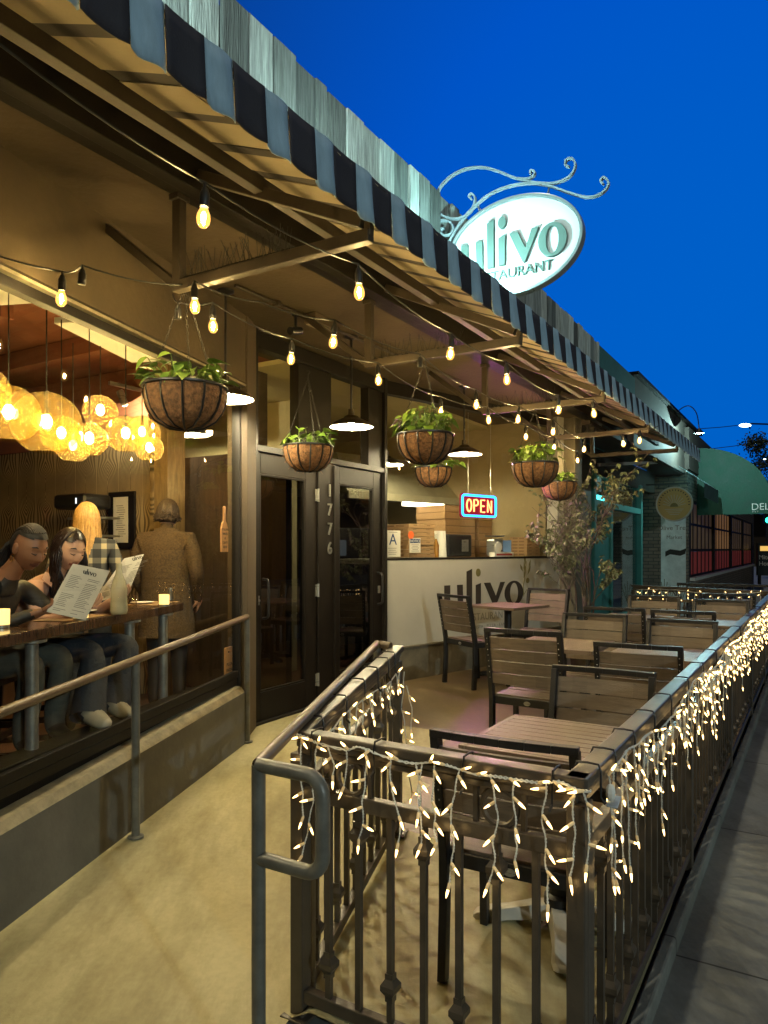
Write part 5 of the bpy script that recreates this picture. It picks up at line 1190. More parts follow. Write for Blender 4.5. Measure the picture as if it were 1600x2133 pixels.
def person(label,base,J,ED,mats,rule,hc,hf,hroll=0,hsc=1.0,headon=True):
    # mats: list of materials; rule(name_a,name_b)-> index
    t=thing('person',label,'person',base)
    vs,fs=skinmesh(J,ED,'pelvis'); mb=MB(); mb.v=vs; mb.f=fs
    for f in fs:
        c=sum((vs[i] for i in f),V((0,0,0)))/len(f)
        e=min(ED,key=lambda e_: segd(c,J[e_[0]][0],J[e_[1]][0])-.5*(sum((r if not isinstance(r,tuple) else r[0]) for r in (J[e_[0]][1],J[e_[1]][1]))/2)); mb.m.append(rule(e,c))
    ax=axes(hf,hroll); 
    add_head(mb,hc,ax,hsc,{'skin':0,'lip':len(mats)-2,'dark':len(mats)-1})
    mb.build('body',mats,t,smooth=True,ang=180); return t,ax
lipd=M('dark_lip',(.14,.05,.038),.4); lipr=M('rose_lip',(.38,.14,.10),.4); lash=M('lash',(.012,.008,.006),.6)
SK1=M('deep_brown_skin',(.25,.115,.062),.45,n=(20,.08)); SK2=M('light_skin',(.68,.40,.27),.45,n=(20,.06))
blackcl=M('black_jacket',(.016,.015,.014),.55,0,n=(8,.3),bump=(25,.4)); jeans=M('dark_blue_jeans',(.018,.026,.042),.8,0,n=(30,.35),bump=(60,.25)); greycl=M('grey_trousers',(.07,.075,.065),.8,0,n=(20,.25),bump=(40,.25))
pinkcl=M('pale_pink_shirt',(.60,.36,.27),.7,0,n=(6,.12),bump=(14,.5)); vest=M('dark_cardigan',(.025,.022,.02),.8,0,bump=(40,.4))
hairb=M('black_hair',(.013,.010,.009),.62,0,n=(40,.3)); haird=M('dark_brown_hair',(.020,.011,.008),.34,0,n=(40,.3)); hairy=M('blonde_hair',(.50,.30,.11),.42,0,n=(50,.28),isl=.3); hairg=M('short_brown_hair',(.05,.032,.018),.6,0,n=(60,.4))
shoe=M('cream_trainers',(.36,.32,.24),.5,0,n=(12,.15))
fw=V((.985,-.17,0)); la=V((.17,.985,0))          # the seated women face the window; la is their left... far side
def seated(hip,chest,neck,shw,knees,ankles,elb,wri,hd,lean):
    J={};ED=[]
    J['pelvis']=(hip,(.15,.12)); J['belly']=(hip.lerp(chest,.5),(.125,.10)); J['chest']=(chest,(.145,.105)); J['neckb']=(neck,.055); J['neck']=(neck+(hd-neck)*.5,.046)
    J['skull']=(neck+(hd-neck)*.85,.05)
    ED+=[('pelvis','belly'),('belly','chest'),('chest','neckb'),('neckb','neck'),('neck','skull')]
    for s,k in ((-1,'R'),(1,'L')):
        sh=chest.lerp(neck,.62)+la*(s*shw); J['sh'+k]=(sh,.062); J['el'+k]=(elb[k],.045); J['wr'+k]=(wri[k][0],.028)
        ED+=[('chest','sh'+k),('sh'+k,'el'+k),('el'+k,'wr'+k)]
        hand(J,ED,'wr'+k,wri[k][0],wri[k][1],wri[k][2],.7)
        hp=hip+la*(s*.10)+fw*.03-Z*.02; J['hp'+k]=(hp,.095); J['kn'+k]=(knees[k],.075); J['an'+k]=(ankles[k],.055 if lean else .07); J['to'+k]=(ankles[k]+fw*.16-la*.05-Z*.055,(.04,.026))
        ED+=[('pelvis','hp'+k),('hp'+k,'kn'+k),('kn'+k,'an'+k),('an'+k,'to'+k)]
    return J,ED
# woman with braids
hd=V((-1.775,3.60,1.555)); hip=V((-2.12,3.70,.985)); chest=V((-2.00,3.66,1.255)); nk=V((-1.90,3.63,1.405))
J,ED=seated(hip,chest,nk,.165,{'R':V((-1.70,3.50,1.0)),'L':V((-1.68,3.78,1.0))},{'R':V((-1.74,3.46,.62)),'L':V((-1.72,3.74,.62))},
 {'R':V((-1.86,3.36,1.165)),'L':V((-1.76,3.86,1.185))},{'R':(V((-1.70,3.455,1.235)),V((.93,.30,.22)),V((-.2,.5,.8))),'L':(V((-1.62,3.74,1.25)),V((.7,-.6,.2)),V((-.4,-.4,.8)))},hd,True)
def rule1(e,c):
    b=e[1]
    if b in('neck','skull') or b.startswith('wr') and len(b)>3: return 0
    if b in('neckb',): return 0 if c.z>nk.z-.01 else 1
    if b.startswith(('hp','kn','an')): return 2
    if b.startswith('to'): return 3
    return 1
t,ax=person('seated woman with braided hair in a black jacket reading a menu',hip-Z*.76,J,ED,[SK1,blackcl,greycl,blackcl,lipd,lash],rule1,hd,V((.90,-.40,-.40)),.0,.97)
mb=MB(); keep=lambda x,y,z: (z>.066-.25*max(0,-y) and not (y>.07 and z<.075)) or (y<-.012 and z>-.065+.4*max(0,y)); cap(mb,hd,ax,.97,keep); rn=random.Random(4)
for i in range(70):
    a=(i/70-.5)*2*2.0; st=V((math.sin(a)*.85,math.cos(a)*.5+.12,.8+.25*rn.random())).normalized(); bk=V((math.sin(a)*.55,-1,-.15+.2*rn.random())).normalized(); pts=[]
    for q_ in range(8): f=q_/7; d_=(st.lerp(bk,f)+V((0,0,.75*math.sin(PI*f)*.5))).normalized(); pts.append(hd+(ax[0]*d_.x*.076+ax[1]*d_.y*.096+ax[2]*d_.z*.118)*.97*1.075)
    e_=pts[-1]
    for q_ in range(1,7): f=q_/6; pts.append(e_+V((-.11*f-.03*f*f,.02*f+rn.uniform(-.01,.01),-.30*f*f-.05*f+rn.uniform(-.006,.006)))+ax[0]*(math.sin(a)*.04*f))
    mb.tube(pts,.0052,5,cap=False)
mb.build('braided_hair',hairb,t,smooth=True,ang=180)
gold=M('gold',(.8,.5,.15),.2,1); mb=MB(); c_=hd+(ax[0]*.080+ax[1]*-.004+ax[2]*-.055)*.97; mb.tube([c_+ax[1]*(.013*math.cos(w_))+ax[2]*(.018*math.sin(w_)) for w_ in [2*PI*x_/14 for x_ in range(14)]],.0028,6,closed=True); mb.build('hoop_earring',gold,t,smooth=True)
# woman with long dark hair
hd=V((-1.745,3.985,1.545)); hip=V((-2.06,4.10,.985)); chest=V((-1.93,4.05,1.25)); nk2=V((-1.84,4.01,1.395))
J,ED=seated(hip,chest,nk2,.155,{'R':V((-1.58,3.93,1.0)),'L':V((-1.46,4.16,1.0))},{'R':V((-1.545,3.74,.70)),'L':V((-1.50,3.95,.70))},
 {'R':V((-1.80,3.80,1.16)),'L':V((-1.68,4.25,1.18))},{'R':(V((-1.62,3.80,1.235)),V((.9,.1,.3)),V((-.2,.5,.8))),'L':(V((-1.53,4.13,1.26)),V((.7,-.5,.3)),V((-.4,-.4,.8)))},hd,False)
def rule2(e,c):
    b=e[1]
    if b in('neck','skull') or b.startswith('wr') and len(b)>3: return 0
    if b=='neckb': return 0 if c.z>nk2.z-.02 else 1
    if b.startswith(('hp','kn','an')): return 2
    if b.startswith('to'): return 3
    return 1
t,ax=person('seated woman with long dark hair in a pale pink collared shirt and jeans',hip-Z*.76,J,ED,[SK2,pinkcl,jeans,shoe,lipr,lash],rule2,hd,V((.86,-.48,-.34)),.06,.96)
mb=MB(); keep=lambda x,y,z: (z>.058-.3*max(0,-y)+.14*abs(x)*0 and not (y>.075 and z<.082-.0*abs(x))) or (y<.0 and z>-.09); cap(mb,hd,ax,.96,keep,1.08); strands(mb,hd,ax,.96,150,.30,lambda d: d.y<.25,.010,.0075,random.Random(8),V((.03,-.01,0))); mb.build('long_hair',haird,t,smooth=True,ang=180)
mb=MB()
for s in (-1,1): mb.add([nk2+la*(s*.06)+Z*.03-fw*.01,nk2+la*(s*.015)+fw*.075-Z*.03,nk2+la*(s*.085)+fw*.075-Z*.075,nk2+la*(s*.115)+fw*.01-Z*.01],[(0,1,2,3)])
o=mb.build('shirt_collar',pinkcl,t); o.modifiers.new('s','SOLIDIFY').thickness=.004
# flared jeans hems
for k,kn_,an_ in (('R',V((-1.58,3.93,.96)),V((-1.535,3.73,.665))),('L',V((-1.46,4.16,.96)),V((-1.49,3.94,.665)))):
    mb=MB(); d_=an_-kn_; mb.tube([kn_+d_*.25,kn_+d_*.6,kn_+d_*.98],[.078,.082,.092],16,cap=False); mb.build('flared_trouser_leg',jeans,t,smooth=True,ang=180)
# menus held by the two women
def menu(lab,cs,th=.004):
    P_=[at_y(u,v,y) for u,v,y in cs]; t=thing('menu',lab,'menu',sum(P_,V((0,0,0)))/4,0,'printed menus held at the bar'); o_,ux,uy=P_[3],(P_[2]-P_[3]),(P_[0]-P_[3]); un=ux.cross(uy).normalized()
    if un.dot(V((0,0,H))-o_)<0: un=-un
    mb=MB(); b_=[p_-un*th for p_ in P_]; mb.add(P_+b_,[(0,1,2,3),(7,6,5,4)]+[(i,(i+1)%4,4+(i+1)%4,4+i) for i in range(4)]); sh=mb.build('sheet',m['paper'],t)
    w_,h_=ux.length,uy.length; xn,yn=ux/w_,(uy-ux*(uy.dot(ux)/w_**2)).normalized(); g=lambda fx,fy: P_[3]+ux*fx+uy*fy+un*.001
    mb=MB(); lm=g(.36,.86); logo(mb,lambda x,y: lm+xn*(x*.0185)+yn*(y*.018),un,.02,.0008); mb.build('menu_lettering',m['ink'],sh)
    mb=MB()
    for col in (.1,.55):
        for i in range(22):
            if R.random()<.12: continue
            w2=R.uniform(.18,.34); mb.bar(g(col,.78-.034*i),g(col+w2,.78-.034*i),.0022,.0008,up=un)
    mb.build('menu_print',m['greyink'],sh)
menu('large printed menu held open between the two seated women',[(152,1174,3.60),(229,1189,3.72),(178,1292,3.56),(97,1274,3.45)])
menu('second printed menu, tilted, held in front of the dark haired woman beside the bottle',[(259,1163,4.40),(300,1154,4.55),(268,1235,4.40),(190,1258,4.25)])
# standing figures
def standing(base,f,hgt,shw,rad,arms):
    r=V((f.y,-f.x,0)); k=hgt/1.72; J={};ED=[]; b=base
    J['pelvis']=(b+Z*.95*k,(.165*rad,.125*rad)); J['belly']=(b+Z*1.12*k,(.15*rad,.115*rad)); J['chest']=(b+Z*1.30*k,(.17*rad,.125*rad)); J['neckb']=(b+Z*1.45*k,.062); J['neck']=(b+Z*1.50*k+f*.01,.052); J['skull']=(b+Z*1.56*k+f*.02,.055)
    ED+=[('pelvis','belly'),('belly','chest'),('chest','neckb'),('neckb','neck'),('neck','skull')]
    for s,q in ((-1,'L'),(1,'R')):
        J['sh'+q]=(b+r*(s*shw)+Z*1.39*k,.07*rad); J['el'+q]=(b+r*(s*(shw+.07))+Z*1.12*k-f*.02,.055*rad); J['wr'+q]=(b+r*(s*(shw+arms[0]))+Z*arms[1]*k+f*arms[2],.033*rad)
        ED+=[('chest','sh'+q),('sh'+q,'el'+q),('el'+q,'wr'+q)]; hand(J,ED,'wr'+q,J['wr'+q][0],(J['wr'+q][0]-J['el'+q][0]),-r*s,.5)
        J['hp'+q]=(b+r*(s*.09)+Z*.9*k,.105*rad); J['kn'+q]=(b+r*(s*.10)+Z*.5*k+f*.02,.07); J['an'+q]=(b+r*(s*.11)+Z*.09*k,.05); J['to'+q]=(b+r*(s*.12)+Z*.04+f*.14,(.045,.03))
        ED+=[('pelvis','hp'+q),('hp'+q,'kn'+q),('kn'+q,'an'+q),('an'+q,'to'+q)]
    return J,ED
plaid=M('plaid_flannel',(.1,.1,.1),.85); nt=plaid.node_tree; lk=nt.links.new; tc=nd(nt,'ShaderNodeTexCoord'); sx_=nd(nt,'ShaderNodeSeparateXYZ'); lk(tc.outputs['Object'],sx_.inputs[0])
a_=mth('SINE',mth('MULTIPLY',mth('ADD',sx_.outputs[0],mth('MULTIPLY',sx_.outputs[1],.4)),62)); b_=mth('SINE',mth('MULTIPLY',sx_.outputs[2],62)); s_=mth('ADD',mth('GREATER_THAN',a_,.35),mth('GREATER_THAN',b_,.35))
rp=nd(nt,'ShaderNodeValToRGB'); rp.color_ramp.interpolation='CONSTANT'; rp.color_ramp.elements[0].color=(.025,.028,.035,1); rp.color_ramp.elements[1].position=.75; rp.color_ramp.elements[1].color=(.42,.36,.24,1); k_=rp.color_ramp.elements.new(.3); k_.color=(.11,.11,.105,1); lk(mth('MULTIPLY',s_,.5),rp.inputs[0]); lk(rp.outputs[0],nt.nodes['Principled BSDF'].inputs['Base Color'])
f_=V((-.25,.95,0)).normalized(); b0=V((-2.13,5.15,.225)); J,ED=standing(b0,f_,1.66,.17,.92,(.05,.95,.16))
rule3=lambda e,c: 0 if (e[1] in('neck','skull') or (e[1].startswith('wr') and len(e[1])>3)) else (2 if e[1].startswith(('hp','kn','an','to')) else 1)
hc=b0+Z*1.53+f_*.03; t,ax=person('standing woman seen from behind with long blonde hair and a plaid shirt',b0,J,ED,[SK2,plaid,jeans,lipr,lash],rule3,hc,f_+Z*-.1,0,1.0)
mb=MB(); cap(mb,hc,ax,1.0,lambda x,y,z: z>.06 or (y<.03 and z>-.10),1.09); strands(mb,hc,ax,1.0,260,.36,lambda d: d.y<.35,.004,.0085,random.Random(5)); mb.build('long_hair',hairy,t,smooth=True,ang=180)
coat=M('brown_wool_coat',(.085,.053,.022),.95,0,n=(70,.55),bump=(90,.8))
f_=V((.15,.98,0)).normalized(); b0=V((-1.76,5.82,.225)); J,ED=standing(b0,f_,1.73,.20,1.12,(.03,.92,.1)); r_=V((f_.y,-f_.x,0))
hc=b0+Z*1.60+f_*.03; t,ax=person('figure seen from behind with short hair and brown coat, standing in for a reflected passerby',b0,J,ED,[SK2,coat,blackcl,lipr,lash],rule3,hc,f_+Z*-.1,0,1.0)  # solid figure stands in for a passerby reflected in the window
mb=MB(); cap(mb,hc,ax,1.0,lambda x,y,z: z>.055 or (y<.02 and z>-.07),1.08); strands(mb,hc,ax,1.0,90,.03,lambda d: d.y<.3,.006,.009,random.Random(6)); mb.build('short_hair',hairg,t,smooth=True,ang=180)
mb=MB(); mb.lathe([(.235,.62),(.225,.75),(.205,.95),(.20,1.1),(.215,1.25),(.20,1.36),(.12,1.45),(.085,1.49)],b0,24,(r_,f_*.72,Z),wob=lambda a,z: 1+.03*math.sin(5*a+z*9)); mb.build('coat_skirt',coat,t,smooth=True,ang=180)
# ================================================================= NEIGHBOURS DOWN THE STREET
def brickmat(name,c1,c2,mort,vert):
    global nt,lk
    mm=M(name,c1,.85); nt=mm.node_tree; lk=nt.links.new; tc=nd(nt,'ShaderNodeTexCoord'); sp=nd(nt,'ShaderNodeSeparateXYZ'); lk(tc.outputs['Object'],sp.inputs[0])
    cx=mth('ADD',mth('MULTIPLY',sp.outputs[0],vert.x),mth('MULTIPLY',sp.outputs[1],vert.y)); cb=nd(nt,'ShaderNodeCombineXYZ'); lk(cx,cb.inputs[0]); lk(sp.outputs[2],cb.inputs[1])
    br=nd(nt,'ShaderNodeTexBrick'); br.inputs['Scale'].default_value=1; br.inputs['Brick Width'].default_value=.21; br.inputs['Row Height'].default_value=.075; br.inputs['Mortar Size'].default_value=.009; br.inputs['Color1'].default_value=c1+(1,); br.inputs['Color2'].default_value=c2+(1,); br.inputs['Mortar'].default_value=mort+(1,); lk(cb.outputs[0],br.inputs[0])
    nz=nd(nt,'ShaderNodeTexNoise'); nz.inputs['Scale'].default_value=3; lk(tc.outputs['Object'],nz.inputs[0]); mr=nd(nt,'ShaderNodeMapRange'); mr.inputs[3].default_value=.6; mr.inputs[4].default_value=1.4; lk(nz.outputs[0],mr.inputs[0]); sc_=nd(nt,'ShaderNodeVectorMath',operation='SCALE'); lk(br.outputs[0],sc_.inputs[0]); lk(mr.outputs[0],sc_.inputs['Scale']); lk(sc_.outputs[0],nt.nodes['Principled BSDF'].inputs['Base Color'])
    bp=nd(nt,'ShaderNodeBump'); bp.inputs['Strength'].default_value=.6; bp.inputs['Distance'].default_value=.02; bp.invert=True; lk(br.outputs['Fac'],bp.inputs['Height']); lk(bp.outputs[0],nt.nodes['Principled BSDF'].inputs['Normal']); return mm
m['brickS']=brickmat('brown_brick_side',(.26,.20,.15),(.18,.14,.11),(.08,.075,.07),T); m['brickT']=brickmat('brown_brick_street',(.27,.21,.17),(.19,.15,.125),(.09,.085,.08),S)
m['teal']=M('teal_paint',(.03,.17,.155),.6,0,n=(3,.2)); m['tealdark']=M('teal_parapet_paint',(.035,.14,.145),.75,0,n=(1.5,.25)); m['darkbrown']=M('dark_brown_cladding',(.06,.045,.035),.8,0,n=(4,.35),bump=(20,.3))
m['shopglass']=GLASS('shop_glass',(.6,.68,.7),ior=1.5)
nb=thing('neighbour_shop','next door shop front with teal framed glass door and a teal parapet','shop',F(10,-2.5,0))
mb=MB(); mb.box(F(8.55,-1.93,3.78),(2.2,.08,.84),(S,T,Z)); mb.build('teal_parapet',m['tealdark'],nb,bev=.01)
mb=MB(); mb.box(F(13.2,-1.96,3.70),(7.1,.1,1.1),(S,T,Z)); mb.build('dark_fascia',m['darkbrown'],nb,bev=.01)
mb=MB(); mb.box(F(13.2,-1.93,4.27),(7.15,.2,.05),(S,T,Z)); mb.build('coping',m['frame'],nb)
mb=MB(); mb.box(F(10.9,-2.2,3.17),(7.2,.5,.06),(S,T,Z)); mb.build('soffit',m['darkbrown'],nb)
mb=MB(); mb.box(F(10.9,-5.5,3.5),(7,6.4,.2),(S,T,Z)); mb.build('roof',m['darkbrown'],nb)
mb=MB(); mb.box(F(11,-2.56,2.95),(7.2,.12,.42),(S,T,Z)); mb.build('door_head',m['darkbrown'],nb)
mb=MB(); mb.box(F(8.3,-2.52,1.5),(2.0,.1,3.0),(S,T,Z)); mb.build('wall',m['basewall'],nb)
for a_ in (9.45,10.5,12.9):
    mb=MB(); mb.box(F(a_,-2.5,1.5),(.12,.12,2.6),(S,T,Z)); mb.build('frame_post',m['teal'],nb,bev=.006)
mb=MB(); mb.box(F(11.2,-2.5,2.28),(3.5,.1,.10),(S,T,Z)); mb.build('transom_bar',m['teal'],nb); mb=MB(); mb.box(F(11.2,-2.5,.2),(3.5,.1,.34),(S,T,Z)); mb.build('sill',m['teal'],nb)
mb=MB(); mb.box(F(9.97,-2.5,1.05),(.95,.06,1.4),(S,T,Z)); mb.build('door_panel',m['teal'],nb,bev=.01)
mb=MB(); mb.box(F(11.2,-2.53,1.55),(3.5,.01,2.5),(S,T,Z)); mb.build('pane',m['shopglass'],nb)
mb=MB(); mb.box(F(11.2,-4.6,1.5),(4.2,.1,3.0),(S,T,Z)); mb.build('back_wall',M('shop_back_wall',(.07,.11,.13),.8),nb)
lt=MB(); lt.box(F(11.0,-2.95,2.5),(2.2,.06,.07),(S,T,Z)); lt.build('shop_light',EM('teal_shop_light',(.1,.9,.85),14),nb)
# brick building
bb=thing('brick_building','brown brick building with a painted pier and red lit windows beyond the patio','building',F(17,-4,0))
mb=MB(); mb.box(F(14.56,-4.2,1.55),(.12,4.72,3.1),(S,T,Z)); mb.build('side_wall',m['brickS'],bb)
WZ0,WZ1=.92,2.62; BE=33.0
for a0,a1,z0,z1 in ((14.63,15.0,0,3.25),(15.0,BE-.8,0,WZ0),(15.0,BE-.8,WZ1,3.25),(BE-.8,BE,0,3.25)):
    mb=MB(); mb.box(F((a0+a1)/2,-1.93,(z0+z1)/2),(a1-a0,.14,z1-z0),(S,T,Z)); mb.build('street_wall',m['brickT'],bb)
mb=MB(); mb.box(F((14.6+BE)/2,-1.9,3.7),(BE-14.6,.16,.9),(S,T,Z)); mb.build('parapet',m['darkbrown'],bb)
mb=MB(); mb.box(F((14.6+BE)/2,-4.4,3.2),(BE-14.6,5,.12),(S,T,Z)); mb.build('roof',m['darkbrown'],bb)
mb=MB(); mb.box(F((15+BE-.8)/2,-1.83,WZ0-.04),(BE-15.8,.14,.07),(S,T,Z)); mb.build('window_sill',m['white'],bb)
for q_ in range(5): mb=MB(); mb.box(F(15.0+4.3*q_,-1.90,(WZ0+WZ1)/2),(.22,.09,WZ1-WZ0),(S,T,Z)); mb.build('window_mullion',m['frame'],bb)
m['redlit']=M('red_lit_blind',(.2,.05,.04),.8,emit=(1,.13,.13),es=.05,n=(2,.3)); m['warmlit']=M('warm_lit_pane',(.3,.2,.1),.5,emit=(1,.6,.4),es=.022,n=(2,.5))
for i in range(4):
    a0=15.12+4.3*i; a1=a0+4.06; ac=(a0+a1)/2
    mb=MB(); mb.box(F(ac,-1.93,2.05),(4.06,.02,1.12),(S,T,Z)); pw=mb.build('window',m['warmlit'] if i!=1 else M('amber_lit_pane',(.4,.2,.08),.5,emit=(1,.5,.2),es=.10),bb)
    mb=MB(); mb.box(F(ac,-1.926,1.20),(4.06,.02,.56),(S,T,Z)); mb.build('lower_blind',m['redlit'],pw)
    mb=MB()
    for q in range(1,6): mb.box(F(a0+4.06*q/6,-1.91,(WZ0+WZ1)/2),(.10,.012,WZ1-WZ0),(S,T,Z))
    for z_ in (WZ0+.02,1.52,2.1,WZ1-.02): mb.box(F(ac,-1.907,z_),(4.06,.014,.055),(S,T,Z))
    mb.build('window_bars',m['frame'],pw)
# painted mural panel on the brick pier
mu=MB(); mu.box(F(14.49,-2.12,1.42),(.012,.50,2.6),(S,T,Z)); mur=mu.build('painted_panel',M('pale_blue_mural_paint',(.72,.84,.84),.8,0,n=(4,.25),bump=(30,.3)),bb)
k=MB(); k.text('Olive Tree',F(14.482,-2.12,1.95),T,Z,-S,.145,.002,'CENTER'); k.text('Market',F(14.482,-2.10,1.76),T,Z,-S,.11,.002,'CENTER'); k.build('mural_writing',m['greyink'],mur)
k=MB(); k.prism([(-.2,.04),(-.1,.09),(.1,.06),(.22,.11),(.2,-.01),(.1,-.05),(-.1,-.02),(-.2,-.07)],F(14.482,-2.08,1.45),T,Z,-S,.002); k.build('mural_ribbon',m['ink2'],mur)
k=MB()
for b_,h_ in ((-2.3,.55),(-2.22,.4),(-1.98,.48)):
    for q in range(5): k.bar(F(14.482,b_,.35),F(14.482,b_+.06*(q-2),.35+h_*(1-.12*abs(q-2))),.012,.002,up=S)
k.build('mural_plants',m['olive'],mur)
# round hanging sign
p=at_a(1405,1050,13.6); t=thing('round_sign','round tan sign with a rising sun design hanging from a bracket','sign',p)
r=37/1500*p.y*.98; mb=MB(); mb.lathe([(.001,.03),(r*.93,.03),(r*.93,-.03),(.001,-.03)],p,40,(T,Z,-S)); disc=mb.build('sign_disc',M('mustard_sign_face',(.42,.29,.10),.6,0,n=(3,.1)),t)
mb=MB(); mb.lathe([(r*.92,.04),(r,.045),(r,-.045),(r*.92,-.04)],p,40,(T,Z,-S)); mb.build('sign_rim',m['cream'],t)
mb=MB()
for i in range(11): a_=PI*(i+.5)/11; mb.bar(p-S*.032+T*(.18*r*2*math.cos(a_)*.6)+Z*(.2*r*math.sin(a_)-.12*r),p-S*.032+T*(.62*r*math.cos(a_))+Z*(.62*r*math.sin(a_)-.08*r),.028*r,.003,up=S)
for i in range(4): mb.box(p-S*.032-Z*(r*(.3+.1*i)),(.003,r*(1.0-.17*i),.03*r),(S,T,Z))
mb.build('sun_rays',m['cream'],disc)
mb=MB(); mb.prism([(r*.22*math.cos(PI*i/10),r*.22*math.sin(PI*i/10)) for i in range(11)],p-S*.031-Z*.16*r,T,Z,-S,.003); mb.build('sun',m['olive'],disc)
mb=MB()
word='SUNRISE MARKET'
for i in range(18):
    a_=PI*(1.02-1.04*i/17); mb.box(p-S*.032+T*(.80*r*math.cos(a_))+Z*(.80*r*math.sin(a_)),(.003,.05*r,.09*r),(S,T*math.sin(a_)-Z*math.cos(a_),T*math.cos(a_)+Z*math.sin(a_)))
mb.build('rim_marks',m['ink2'],disc)
mb=MB(); mb.bar(p+Z*(r+.06)-T*.8,p+Z*(r+.06)+T*.3,.03,.03); mb.tube([p+Z*r-T*.3,p+Z*(r+.06)-T*.3],.012,6); mb.tube([p+Z*r+T*.25,p+Z*(r+.06)+T*.25],.012,6); mb.build('bracket',m['blackmetal'],t)
g0=F(13.3,-1.45,3.80); t=thing('gooseneck_lamp','thin curved gooseneck lamp over the neighbouring shop front','lamp',F(13.3,-1.9,4.1))
mb=MB(); mb.tube(wob_line([F(13.3,-1.92,3.95),F(13.3,-1.85,4.25),F(13.3,-1.65,4.36),F(13.3,-1.5,4.2),g0+Z*.08],5),.010,7); mb.build('arm',m['blackmetal'],t,smooth=True)
mb=MB(); mb.lathe([(.02,.1),(.03,.08),(.1,.0),(.09,.0)],g0,16); mb.build('shade',m['blackmetal'],t,smooth=True); mb=MB(); mb.ell(g0+Z*.02,(.04,.04,.03),10,6); mb.build('bulb',EM('cool_lamp',(.7,1,.97),40),t)
o=lamp('gooseneck_light','POINT',g0-Z*.05,210,(.55,1,.98),t,shadow_soft_size=0)
# small pale awning
t=thing('small_awning','small faded pale teal awning sticking out above the round sign','awning',F(13.4,-1.9,3)); m['faded']=M('faded_teal_canvas',(.22,.36,.38),.85,0,n=(8,.35),bump=(40,.4),stretch=(5,5,1)); nt_f=m['faded'].node_tree; tl_=nd(nt_f,'ShaderNodeBsdfTranslucent'); tl_.inputs[0].default_value=(.45,.72,.74,1); mx_=nd(nt_f,'ShaderNodeMixShader'); mx_.inputs[0].default_value=.6; nt_f.links.new(nt_f.nodes['Principled BSDF'].outputs[0],mx_.inputs[1]); nt_f.links.new(tl_.outputs[0],mx_.inputs[2]); nt_f.links.new(mx_.outputs[0],nt_f.nodes['Material Output'].inputs[0]); m['fadedside']=M('dark_teal_canvas',(.06,.12,.125),.85,0,n=(8,.35))
A0,A1=13.3,15.6; zt,zb=3.22,2.84; b0,b1=-1.87,-1.36; zv=2.55
mb=MB(); mb.add([F(A0,b0,zt),F(A1,b0,zt),F(A1,b1,zb),F(A0,b1,zb)],[(0,1,2,3)]); mb.build('canvas',m['faded'],t); mb=MB(); mb.add([F(A0,b1,zb),F(A1,b1,zb),F(A1,b1,zv),F(A0,b1,zv)],[(0,1,2,3)]); mb.build('valance',m['fadedside'],t)
mb=MB(); mb.bar(at_b(1247,968,-2.3),at_b(1400,962,-1.95),.04,.05); tag(mb.build('pale_beam',m['cream'],None,bev=.004),'thin pale horizontal beam above the teal shop door','beam')
# green barrel awning
t=thing('barrel_awning','dark green rounded barrel awning with white lettering on its side','awning',F(18,-1.85,2.4)); m['greencanvas']=M('green_canvas',(.002,.062,.036),.6,0,n=(5,.2),bump=(60,.15)); 
A0,A1=16.0,21; bw=-1.85; bo=-.34; z0=2.62; z1=3.86; n=14; ar=[(bw+(bo-bw)*math.sin(PI/2*i/n),z0+(z1-z0)*math.cos(PI/2*i/n)) for i in range(n+1)]
mb=MB(); mb.add([F(a_,b_,z_) for b_,z_ in ar for a_ in (A0,A1)],[(2*i,2*i+1,2*i+3,2*i+2) for i in range(n)]); mb.build('barrel_canvas',m['greencanvas'],t,smooth=True,ang=180)
mb=MB(); mb.add([F(A0,b_,z_) for b_,z_ in ar]+[F(A0,bw,z0)],[tuple(range(n+2))]); mb.build('end_panel',m['greencanvas'],t)
mb=MB(); mb.add([F(A0-.005,bw,z0+.02),F(A0-.005,bo,z0+.02),F(A0-.005,bo,z0-.30),F(A0-.005,bw,z0-.30)],[(0,1,2,3)]); mb.add([F(A0,bo,z0),F(A1,bo,z0),F(A1,bo,z0-.3),F(A0,bo,z0-.3)],[(0,1,2,3)]); va=mb.build('valance',m['greencanvas'],t)
k=MB(); k.text('DELI',F(A0-.01,-.74,z0-.21),T,Z,-S,.21,.003); k.text('* * *',F(A0-.01,-.72,z0-.285),T,Z,-S,.07,.003); k.build('lettering',m['white'],va)
# ---- far street: lamps, tree, sign, building
def slamp(lab,p,u,v,y):
    c=at_y(u,v,y); t=thing('street_lamp',lab,'street lamp',V((c.x+3,c.y,-.2)),0,'street lamps along the far road')
    mb=MB(); mb.tube([V((c.x+3,c.y,-.2)),V((c.x+3,c.y,c.z-.3))],[.12,.07],8); mb.build('pole',m['blackmetal'],t,smooth=True)
    mb=MB(); mb.tube([V((c.x+3,c.y,c.z-.35)),V((c.x+2,c.y,c.z+.05)),c+X*.3+Z*.1],.05,6); mb.build('arm',m['blackmetal'],t,smooth=True)
    mb=MB(); mb.ell(c,(.36,.16,.10),12,8); mb.build('lamp_head',EM('street_lamp_glow',(.75,1,.96),9),t,smooth=True)
slamp('highest far street lamp against the blue sky',None,1552,886,42)
slamp('far street lamp below the highest one, near the right edge',None,1578,921,55)
slamp('lowest far street lamp at the right edge beside the tree',None,1597,957,68)
t=thing('overhead_wire','thin wires crossing the evening sky to the street lamps','wire',at_y(1450,893,40))
mb=MB(); mb.tube([at_y(1445,894,40),at_y(1500,890,41),at_y(1545,885,42)],.02,4); mb.tube([at_y(1480,935,54),at_y(1530,929,54),at_y(1575,921,55)],.025,4); mb.build('cable',m['wire'],t)
